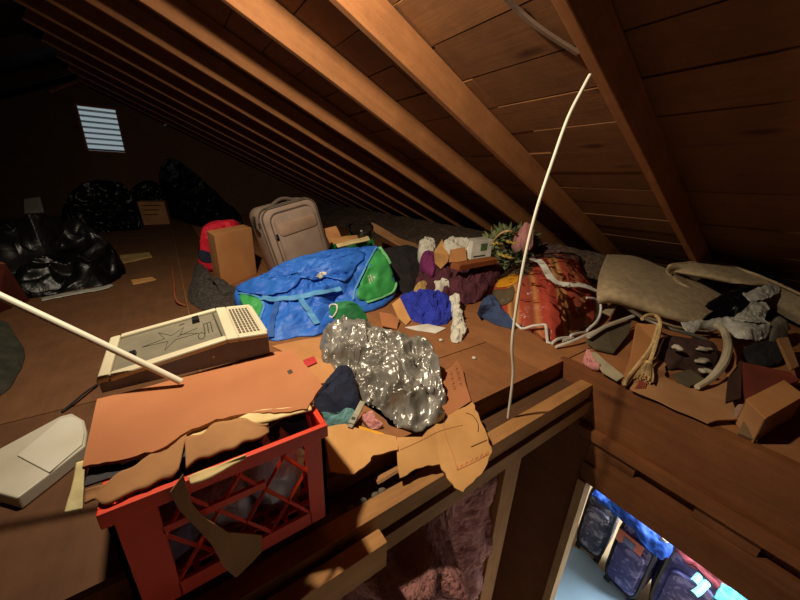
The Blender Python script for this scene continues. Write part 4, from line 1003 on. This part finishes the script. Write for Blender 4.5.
bm = NB(); frame_box(bm, A+(B-A)*.42+(T-A)*.42-V((.0, .004, 0)), (B-A)*.3, V((0, .003, 0)), (T-A)*.38); obj('printed_patch', bm, plain('leaf green print', (84, 110, 58), .8), wp, smooth=False)
bm = NB(); frame_box(bm, A+(B-A)*.12+(T-A)*.12-V((.0, .004, 0)), (B-A)*.55, V((0, .003, 0)), (T-A)*.06); obj('printed_patch', bm, 'ink', wp, smooth=False)
# wreath of artificial greenery
wr = empty('artificial_wreath', P(506, 258, z=.2), 'green artificial wreath with pale flowers right of the white carton', 'wreath')
rnd = random.Random(11); bm = NB(); c = P(508, 247, z=.26); bl = NB()
ringp = [c+V((.26*cos(t*.3927), .10*sin(t*.3927), .08*sin(t*.3927)+.05*cos(t*.3927))) for t in range(17)]
tube(bm, ringp, .012, 6, 3); obj('stem_ring', bm, 'leaf', wr)
def leaf(bm, p, d, l, w):
    s_ = d.cross(V((rnd.uniform(-1, 1), rnd.uniform(-1, 1), 1))).normalized(); n_ = d.cross(s_).normalized()
    q = [p, p+d*l*.35+s_*w+n_*w*.25, p+d*l*.7+s_*w*.7+n_*w*.3, p+d*l, p+d*l*.7-s_*w*.7+n_*w*.3, p+d*l*.35-s_*w+n_*w*.25, p+d*l*.5]
    v = [bm.verts.new(x_) for x_ in q]
    for i in range(6): 
        if i == 5: bm.faces.new((v[5], v[0], v[6]))
        else: bm.faces.new((v[i], v[i+1], v[6]))
for i in range(620):
    t_ = rnd.random()*16; k_ = int(t_); p = ringp[k_].lerp(ringp[k_+1], t_-k_)
    d = V((rnd.gauss(0, 1), rnd.gauss(0, 1), rnd.gauss(.3, .8))).normalized(); leaf(bl, p+d*rnd.uniform(0, .03), d, rnd.uniform(.06, .12), rnd.uniform(.012, .024))
obj('foliage', bl, 'leaf', wr, angle=180, solid=.001)
for (x_, y_, z_) in ((500, 257, .24), (504, 259, .24), (508, 245, .33), (494, 246, .32)):
    bm = NB(); p = P(x_, y_, z=z_)+V((-.03, -.05, .02))
    for i in range(14): a_ = i*.9; leaf(bm, p, V((cos(a_), sin(a_), .5*rnd.random()+.1)).normalized(), .05, .010)
    obj('flower', bm, 'straw', wr, angle=180, solid=.0015)
bm = NB(); tube(bm, [P(492, 243, z=.33), P(500, 234, z=.42), P(510, 231, z=.45), P(518, 236, z=.40)], .008, 6); obj('wire_loop', bm, 'cordcream', wr)
heap('pink_bundle', [(516, 236, .36), (521, 230, .42), (528, 224, .47), (533, 229, .43), (531, 238, .36), (524, 242, .32)], 'pink', base=.2, bulge=.02, amp=.06, freq=12, edge=.8, label='small dusty pink bundle behind the wreath beside the white rod', cat='bundle')
heap('pink_fluff', [(528, 262, .1), (532, 246, .2), (545, 243, .24), (560, 250, .22), (575, 258, .2), (584, 262, .15), (560, 268, .08)], plain('dull mauve fluff', (120, 88, 84), 1, (88, 64, 62), 30, 1, 60), base=.09, bulge=.03, amp=.04, freq=10, label='dull mauve fluff behind the striped blanket', cat='fluff')
# scraps and blue knit in front
heap('yellow_scrap', [(414, 290, .05), (418, 283, .09), (425, 281, .09), (427, 287, .06), (420, 292, .04)], plain('straw yellow cloth', (198, 160, 96), .9), bulge=.01, amp=.015, freq=20, label='straw yellow scrap above the royal blue knit', cat='scrap')
heap('white_scrap', [(432, 287, .06), (434, 281, .1), (440, 281, .1), (444, 277, .12), (449, 282, .1), (447, 288, .06), (438, 290, .05)], 'white', bulge=.01, amp=.02, freq=20, seed=2, label='crumpled white scrap on the burgundy cloth behind the blue knit', cat='scrap')
heap('blue_knit', [(400, 300, .05), (404, 295, .08), (417, 293, .10), (434, 294, .10), (447, 296, .08), (452, 307, .04), (449, 322, 0), (440, 326, 0), (428, 326, 0), (412, 320, .0), (405, 309, .01)], 'royal', bulge=.05, amp=.055, freq=17, seed=5, nA=200, nR=64, label='royal blue knitted garment lying on the floor behind the silver bag', cat='garment')
heap('baby_shirt', [(450, 297, .08), (457, 294, .09), (460, 306, .06), (462, 320, .03), (466, 330, .01), (461, 342, 0), (452, 342, 0), (452, 328, .02), (454, 314, .05), (451, 304, .07)], 'white', bulge=.008, amp=.035, freq=26, edge=.8, nA=140, nR=40, seed=6, label='small cream cloth strip dangling right of the royal blue knit', cat='cloth')
for i, (pts, lab) in enumerate((([(392, 304, .06), (400, 298, .09), (411, 320, .01), (406, 325, .006), (398, 318, .02)], 'tan cardboard bit leaning left of the royal blue knit'),
                                ([(379, 312, .05), (392, 314, .05), (399, 319, .03), (397, 329, .005), (382, 326, .02)], 'orange cardboard bit behind the top of the silver bag'),
                                ([(405, 327, .006), (428, 324, .012), (446, 328, .006), (436, 333, .004), (418, 331, .004)], 'pale paper edge under the front of the royal blue knit'))):
    plate('cardboard_piece', PZ(pts), ('card_pale', 'card_red', 'white')[i], .004, wob=.004, label=lab, cat='cardboard')
heap('blue_trousers', [(480, 306, .09), (486, 297, .12), (494, 296, .12), (502, 308, .08), (514, 324, .03), (508, 328, 0), (494, 324, 0), (484, 316, .02)], plain('denim blue fabric', (64, 82, 122), .9, (48, 62, 98), 10, .5, 40), bulge=.03, amp=.025, freq=17, label='denim blue cloth sticking out left of the striped blanket bag', cat='cloth')

# ---- striped blanket in a clear zipped bag
zb = empty('blanket_bag', P(545, 320, z=0), 'clear zipped storage bag with a striped orange blanket and white piping', 'bag')
zo = [(491, 284, .12), (505, 273, .17), (520, 264, .21), (535, 256, .26), (556, 254, .29), (579, 258, .28), (588, 276, .2), (599, 296, .12), (600, 310, .06), (595, 324, .02), (580, 334, 0), (566, 340, 0), (549, 344, 0), (530, 332, .0), (510, 322, .01), (496, 305, .05)]
def shrink(o, f):
    cx_ = sum(p[0] for p in o)/len(o); cy_ = sum(p[1] for p in o)/len(o)
    return [(cx_+(p[0]-cx_)*f, cy_+(p[1]-cy_)*f, p[2]*f) for p in o]
blk = heap('blanket', shrink(zo, .93), 'blanket', bulge=.09, amp=.03, freq=5, parent=zb, nA=160, nR=50, seed=8, stretch=((.3, 1, 0), .6))
shell = heap('clear_cover', zo, 'clear', bulge=.115, amp=.055, freq=7, parent=zb, nA=170, nR=50, seed=9)
bv = bvh_of(shell)
patch_on('yellow_lining', bvh_of(blk), [(492, 285), (503, 279), (517, 274), (518, 282), (508, 287), (494, 288)], 'yellow', zb, .006, nA=30, nR=6)
bg_ = plain('brown grey lining', (104, 90, 70), .8)
patch_on('grey_lining', bvh_of(blk), [(503, 277), (515, 268), (528, 262), (534, 266), (526, 276), (514, 275)], bg_, zb, .007, nA=30, nR=6)
patch_on('grey_lining', bvh_of(blk), [(492, 291), (505, 290), (514, 288), (513, 300), (502, 306), (495, 300)], bg_, zb, .007, nA=30, nR=6)
ribbon_on('white_strip', bv, [(533, 259), (542, 264), (550, 278), (562, 285), (580, 285), (592, 289), (597, 295)], .042, 'piping', zb, .008, .005)
bm = NB()
tube_on(bm, bv, [(480, 312), (488, 308), (498, 309), (510, 318), (522, 328), (534, 326), (546, 325)], .0075, .004)
tube_on(bm, bv, [(546, 325), (547, 335), (549, 345), (558, 339), (574, 337), (585, 331), (597, 320), (600, 306), (594, 299), (586, 298)], .0075, .004)
obj('piping', bm, 'piping', zb)
bm = NB(); tube(bm, [P(556, 347, z=.01), P(575, 340, z=.03), P(598, 330, z=.05), P(622, 320, z=.07)], .007, 6); obj('white_rod', bm, 'piping', label='thin white rod lying right of the striped blanket bag', cat='rod')

# ---- rolled beige carpets
def carpet(name, prof, mat, label, th=.014, amp=.006, seed=0):
    return sheet(name, prof, mat, th, amp, 7, nu=60, nv=50, seed=seed, label=label, cat='carpet', group='beige carpets')
carpet('folded_carpet', [
    [(607, 255, .24), (634, 257, .24), (668, 270, .20), (700, 284, .16), (724, 296, .12)],
    [(600, 272, .23), (632, 274, .23), (664, 284, .19), (696, 296, .15), (722, 304, .11)],
    [(597, 290, .19), (618, 290, .21), (650, 300, .17), (678, 311, .13), (702, 320, .09)],
    [(598, 303, .13), (612, 301, .15), (644, 310, .12), (676, 320, .09), (702, 326, .06)],
    [(606, 300, .10), (624, 304, .10), (650, 311, .08), (680, 319, .06), (704, 322, .04)]], 'carpet', 'thick beige carpet folded over beside the striped blanket bag')
carpet('folded_carpet', [
    [(610, 316, .06), (626, 299, .12), (656, 312, .08), (690, 324, .05), (716, 330, .03)],
    [(602, 312, .07), (618, 303, .10), (648, 318, .06), (684, 329, .03), (712, 333, .02)]], 'carpet_back', 'lower edge of the beige carpet showing under the fold', seed=5)
carpet('rolled_carpet', [
    [(712, 294, .09), (700, 286, .13), (686, 277, .17), (676, 273, .20)],
    [(700, 296, .13), (688, 288, .17), (677, 280, .20), (672, 277, .21)],
    [(668, 274, .22), (668, 274, .22), (670, 272, .225), (672, 271, .23)],
    [(668, 267, .27), (690, 268, .27), (714, 276, .25), (740, 284, .22)],
    [(672, 264, .29), (704, 263, .29), (740, 270, .27), (776, 286, .22)],
    [(690, 262, .30), (726, 264, .29), (770, 280, .25), (812, 300, .20)]], 'carpet', 'second beige carpet rolled in a loop at far right under the rafters', seed=7)
carpet('folded_carpet', [
    [(744, 272, .26), (772, 282, .23), (806, 300, .18), (830, 312, .14)],
    [(740, 284, .2), (764, 294, .17), (798, 312, .12), (826, 326, .08)],
    [(736, 292, .14), (760, 302, .11), (792, 320, .06), (822, 336, .02)]], 'carpet_back', 'dim beige carpet layer at the right edge below the rolled one', seed=9)

# ---- stuff between carpet and hatch board
heap('plastic_bag', [(690, 319, .06), (704, 306, .12), (720, 296, .16), (746, 286, .20), (754, 290, .19), (750, 306, .14), (740, 316, .09), (730, 320, .06), (708, 322, .05)], 'blackbag', bulge=.03, amp=.03, freq=12, seed=1, label='shiny black plastic bag lying on the carpets at right', cat='bag')
wbag = empty('plastic_bag', P(735, 330, z=.03), 'torn white plastic bag draped over the shiny black one', 'bag')
wkw = dict(th=.003)
sheet('bag_fold', [[(742, 294, .19), (760, 288, .22), (781, 282, .23)], [(746, 300, .17), (762, 295, .20), (780, 288, .21)], [(750, 304, .15), (764, 300, .18), (778, 295, .19)]], 'whitebag', .003, .025, 14, wbag, 40, 30, 1)
sheet('bag_fold', [[(752, 302, .17), (762, 303, .17), (770, 309, .16)], [(742, 312, .15), (756, 312, .15), (766, 314, .14)], [(730, 320, .12), (750, 322, .13), (764, 324, .12)]], 'whitebag', .003, .025, 14, wbag, 40, 30, 2)
sheet('bag_fold', [[(680, 324, .09), (704, 321, .11), (726, 318, .13), (750, 316, .14), (770, 324, .12)], [(686, 331, .07), (706, 325, .09), (728, 326, .10), (750, 330, .10), (769, 332, .08)], [(690, 336, .05), (708, 328, .07), (730, 334, .07), (748, 341, .06), (764, 341, .05)]], 'whitebag', .003, .025, 12, wbag, 70, 36, 3)
bm = NB(); tube(bm, PZ([(617, 301, .11), (640, 316, .09), (665, 327, .08), (690, 334, .07), (706, 340, .05)]), .010, 8); obj('curtain_rod', bm, 'rod', label='thin grey metal rod lying under the beige carpet edge', cat='rod')
gbd = empty('shallow_tray', P(610, 340, z=.02), 'dark olive tray with a pale edge in front of the beige carpet', 'tray')
q = PZ([(586, 340, .03), (606, 328, .06), (632, 319, .07), (629, 333, .04), (614, 352, .02), (596, 348, .02)]); plate('panel', q, 'slate', .012, gbd)
bm = NB(); tube(bm, PZ([(588, 337, .055), (606, 326, .08), (633, 316, .09)]), .012, 6, 4, .6); obj('pale_edge', bm, 'tub', gbd)
plate('brown_plank', PZ([(637, 323, .12), (660, 325, .12), (655, 343, .07), (646, 362, .04), (628, 385, .022), (623, 381, .022), (632, 354, .06)]), 'card', .012, label='brown board with a rope tassel hanging over it, leaning from the hatch board', cat='board')
tl = empty('rope_tassel', P(645, 378, z=.04), 'cream rope with a tassel looped over the brown board', 'tassel')
bm = NB(); tube(bm, PZ([(642, 319, .15), (648, 315, .16), (656, 316, .155), (660, 322, .15), (659, 332, .12), (655, 347, .09), (650, 362, .06)]), .0085, 7); tube(bm, PZ([(658, 326, .135), (652, 345, .09), (640, 362, .06), (629, 376, .035), (624, 384, .028)]), .0075, 7); obj('rope', bm, 'cordcream', tl)
bm = NB(); hp, tp = P(649, 362, z=.062), P(643, 379, z=.036); ax = (tp-hp); L_ = ax.length
lathe(bm, hp, [(.002, 0), (.013, .004), (.015, .014), (.011, .022), (.016, .03), (.026, L_*.75), (.030, L_*.98), (.002, L_)], 20, tilt=ax); obj('tassel_head', bm, 'cordcream', tl)
bm = NB()
for i in range(26):
    a_ = i*2.4; r_ = .006+.02*(i/26); s1 = ax.cross(V((0, 0, 1))).normalized(); s2 = ax.cross(s1).normalized()
    o_ = s1*cos(a_)*r_+s2*sin(a_)*r_; tube(bm, [hp+ax*.35+o_*.7, hp+ax*.75+o_*1.1, hp+ax*1.08+o_*1.25], .0035, 5, 3)
obj('tassel_skirt', bm, 'cordcream', tl)
bm = NB()
for i in range(6): tube(bm, PZ([(640+i*1.2, 380, .03), (638+i*1.5, 385, .026), (635+i*2, 389, .022)]), .003, 4, 3)
obj('red_fringe', bm, plain('red brown thread', (150, 74, 50), .9), tl)
heap('pink_paper', [(582, 357, .02), (586, 351, .04), (591, 352, .04), (597, 362, .03), (598, 369, .02), (588, 366, .015)], 'pink', bulge=.004, amp=.035, freq=24, edge=.9, label='crumpled pink paper at the corner of the hatch board', cat='paper')
plate('white_sheet', PZ([(590, 351, .05), (596, 352, .05), (606, 361, .045), (624, 376, .03), (617, 381, .022), (602, 372, .025), (597, 364, .03)]), plain('dim white paper', (176, 164, 132), .8), .004, wob=.008, label='creased pale paper beside the crumpled pink paper', cat='paper')
plate('cardboard_piece', jag(PZ([(652, 355), (667, 364), (664, 375), (676, 383), (692, 388), (716, 384), (727, 377), (733, 404), (736, 419), (709, 422), (660, 401), (630, 388), (638, 376)], .022), .006, 3, 9), 'card_dark', .006, wob=.004, label='broad brown cardboard lying along the hatch board below the tassel', cat='cardboard')
bm = NB(); tube(bm, PZ([(717, 326, .10), (724, 331, .11), (728, 345, .10), (725, 360, .08), (718, 371, .06), (709, 380, .045), (697, 387, .035)]), lambda t_: .016-.006*max(0, t_-.6)/.4, 9); obj('hose', bm, 'hose', label='curved cream hose hanging down from the white plastic bag', cat='hose')
plate('cardboard_piece', PZ([(721, 362, .07), (734, 352, .09), (737, 366, .06), (729, 376, .045)]), 'card', .005, wob=.004, label='small brown cardboard wrapped against the cream hose', cat='cardboard')
plate('brown_board', PZ([(730, 366, .05), (742, 360, .06), (741, 398, .03), (726, 402, .03)]), 'darkbrown', .012, label='dark brown board right of the cream hose', cat='board')
plate('maroon_panel', PZ([(742, 362, .06), (790, 372, .06), (800, 380, .05), (746, 400, .03)]), 'maroon', .012, label='maroon panel behind the cardboard box at the right edge', cat='panel')
cbx = empty('cardboard_box', P(775, 420, z=0), 'low brown cardboard box at the right edge beside the hatch board', 'box')
A, B, C_, D_ = PZ([(746, 399), (784, 380), (822, 398), (766, 418)], .10); C_ = B+(D_-A)
D_ = A+(D_-A); nb = [A, D_, C_, B]
for i, (p, q) in enumerate(zip(nb, nb[1:]+nb[:1])):
    bm = NB(); w_ = (sum(nb, V())/4-(p+q)/2).normalized()*.005; frame_box(bm, V((p.x, p.y, .002)), V((q.x-p.x, q.y-p.y, 0)), V((w_.x, w_.y, 0)), V((0, 0, .093))); obj('side_panel', bm, 'card_dark', cbx, smooth=False)
plate('top_flap', [A, D_, C_, B], 'card', .005, cbx)
plate('grey_board', PZ([(750, 406, .06), (768, 418, .06), (757, 441, .012), (738, 433, .012)]), plain('grey brown board', (124, 98, 66), .85), .012, label='grey brown board end leaning on the hatch board by the box', cat='board')
heap('crumpled_paper', [(734, 412, .03), (738, 405, .05), (746, 406, .05), (748, 414, .03), (742, 420, .02), (736, 418, .02)], plain('dim pinkish paper', (158, 124, 104), .9), bulge=.01, amp=.012, freq=24, label='crumpled pinkish paper between the dark slat and the grey board', cat='paper')
plate('brown_stick', PZ([(778, 338, .10), (788, 337, .10), (799, 366, .06), (792, 369, .06)]), 'card_dark', .014, label='brown stick at the right edge below the white plastic bag', cat='stick')
heap('dark_cloth', [(744, 350, .04), (752, 344, .06), (772, 342, .07), (784, 350, .05), (780, 362, .02), (762, 366, .01), (748, 360, .02)], 'blackcloth', bulge=.02, amp=.02, label='black cloth under the torn white plastic bag', cat='cloth')
heap('grey_cloth', [(771, 336, .07), (772, 322, .11), (780, 316, .13), (788, 324, .11), (786, 338, .06)], plain('dim grey cloth', (120, 112, 98), .9), bulge=.02, amp=.02, seed=4, label='dim grey cloth right of the torn white plastic bag', cat='cloth')
plate('olive_board', PZ([(673, 374, .03), (690, 369, .04), (706, 380, .03), (690, 386, .024), (678, 381, .024)]), 'slate', .010, label='olive board end beside the foot of the cream hose', cat='board')
heap('dark_cloth', [(655, 350, .03), (664, 336, .06), (686, 338, .06), (712, 342, .06), (718, 356, .04), (706, 374, .02), (682, 368, .01), (668, 368, .01)], plain('dark red brown cloth', (66, 40, 32), .95), bulge=.02, amp=.025, seed=6, label='dark red brown cloth between the brown board and the cream hose', cat='cloth')
for i, (x_, y_, lab) in enumerate(((677, 348, 'pale curled scrap on the dark red brown cloth, leftmost'), (704, 349, 'pale long scrap on the dark cloth just left of the hose top'), (702, 361, 'pale scrap on the dark cloth left of the hose middle'), (706, 371, 'pale scrap on the dark cloth nearest the hose foot'))):
    blob('paper_scrap', P(x_, y_, z=.085-.015*i), (.022+.007*((i*2) % 3), .012, .005), 'tub', .014, 24, seed=i, rot=-.5, sub=3, label=lab, cat='scrap', group='pale scraps on the dark cloth')

# ---- seen down through the hatch: luggage in the room below
def case(px, lab, mat, tag_=False, W_=None, Hh=.70, dep=.28):
    A, B = P(*px[0], z=-2.22), P(*px[1], z=-2.22); x = B-A; w = x.length; x.normalize(); back = V((-x.y, x.x, 0))
    if back.dot(FW) < 0: back = -back
    root = empty('patterned_suitcase', (A+B)/2+back*dep/2-V((0, 0, .08)), lab, 'suitcase', 'patterned luggage in the room below')
    z = V((0, 0, 1)); mt_ = Matrix((x, z, x.cross(z))).transposed().to_4x4(); mt_.translation = A+x*w/2+back*dep/2+z*Hh/2
    bm = NB(); rslab(bm, w*.96, Hh, dep, .07, .03, mt_); obj('shell', bm, mat, root)
    f = mt_.copy(); sgn = -1 if (mt_.to_3x3() @ V((0, 0, 1))).dot(back) > 0 else 1
    f.translation += mt_.to_3x3() @ V((0, -.06, sgn*(dep/2+.012))); bm = NB(); rslab(bm, w*.72, Hh*.62, .04, .05, .015, f); obj('front_pocket', bm, mat, root)
    pts = []
    for k in range(25):
        a_ = 2*pi*k/24; ex = math.copysign(abs(cos(a_))**.35, cos(a_)); ey = math.copysign(abs(sin(a_))**.35, sin(a_))
        pts.append(mt_ @ V((ex*w*.47, ey*Hh*.485, sgn*(dep/2-.01))))
    bm = NB(); tube(bm, pts, .012, 5, 1, smooth=False); obj('piping', bm, 'black', root)
    for sx in (-1, 1):
        bm = NB(); c_ = mt_ @ V((sx*w*.36, -Hh/2-.04, sgn*dep*.3)); lathe(bm, c_-x*.02, [(.001, 0), (.04, 0), (.04, .04), (.001, .04)], 14, tilt=x); obj('wheel', bm, 'black', root)
    bm = NB(); tube(bm, [mt_ @ V((-.08+.16*t_/5, Hh/2+.03*sin(pi*t_/5), 0)) for t_ in range(6)], .014, 6); obj('handle', bm, 'black', root)
    return root, mt_, w, sgn
case(((574, 541), (600, 562)), 'grey patterned suitcase standing below the hatch next to the pale trim', 'paisley_grey')
r2, mt2, w2, s2_ = case(((602, 573), (634, 604)), 'violet patterned suitcase with an orange tag, seen through the hatch', 'paisley_violet', Hh=.66)
tg = NB(); f = mt2.copy(); f.translation += mt2.to_3x3() @ V((-.03, .17, s2_*.165)); rslab(tg, .17, .12, .006, .015, .002, f); tgo = obj('luggage_tag', tg, plain('orange tag', (236, 128, 96), .6), r2, label='orange luggage tag')
f2 = f.copy(); f2.translation += mt2.to_3x3() @ V((0, 0, s2_*.005)); tg = NB(); rslab(tg, .08, .06, .004, .01, .001, f2); obj('tag_window', tg, plain('blue grey window', (120, 124, 160), .5), tgo)
case(((645, 602), (700, 640)), 'violet patterned suitcase nearest the camera in the room below', 'paisley_violet', Hh=.66)
sheet('blue_cloth', [[(591, 496, -1.56), (604, 486, -1.54), (620, 494, -1.5), (642, 512, -1.46), (672, 538, -1.46)], [(596, 500, -1.56), (611, 502, -1.51), (628, 514, -1.47), (648, 533, -1.47), (670, 554, -1.48)], [(599, 503, -1.58), (614, 514, -1.53), (631, 529, -1.51), (648, 549, -1.52), (660, 562, -1.54)]], 'royalcloth', .02, .05, 6, nu=60, nv=40, label='bright blue cloth thrown over the luggage in the room below', cat='cloth')
sheet('rose_cloth', [[(668, 534, -1.48), (690, 552, -1.45), (716, 572, -1.42), (742, 592, -1.40)], [(672, 545, -1.5), (690, 566, -1.48), (714, 586, -1.46), (736, 606, -1.45)]], 'rose', .03, .05, 6, nu=40, nv=14, label='rose red cloth behind the violet luggage in the room below', cat='cloth')
sheet('aqua_cloth', [[(722, 584, -1.42), (740, 594, -1.4), (762, 606, -1.38)], [(712, 600, -1.46), (730, 610, -1.45), (750, 620, -1.45)]], 'aqua', .02, .04, 6, nu=30, nv=14, label='aqua cloth beyond the violet luggage at the bottom edge', cat='cloth')
bm = NB(); tube(bm, [P(x_, y_, z=-1.36) for x_, y_ in ((661, 531), (662, 538), (666, 541), (670, 538))], .012, 6); obj('hanger_hook', bm, 'piping', label='small white hook above the luggage in the room below', cat='hook')
bm = NB(); tube(bm, [P(x_, y_, z=-1.46) for x_, y_ in ((694, 582), (706, 570), (712, 576), (700, 590), (694, 594))], .018, 6, 4, .4); obj('luggage_strap', bm, plain('pale aqua webbing', (120, 200, 214), .7), label='pale aqua strap loop on the luggage nearest the camera', cat='strap')
plate('blue_sheet', [P(584, 550, z=-2.28), P(640, 612, z=-2.28), P(640, 700, z=-2.28), P(470, 700, z=-2.28), P(510, 625, z=-2.28), P(566, 545, z=-2.28)], 'bluefloor', .02, label='pale blue sheet spread below the hatch in front of the luggage', cat='sheet')
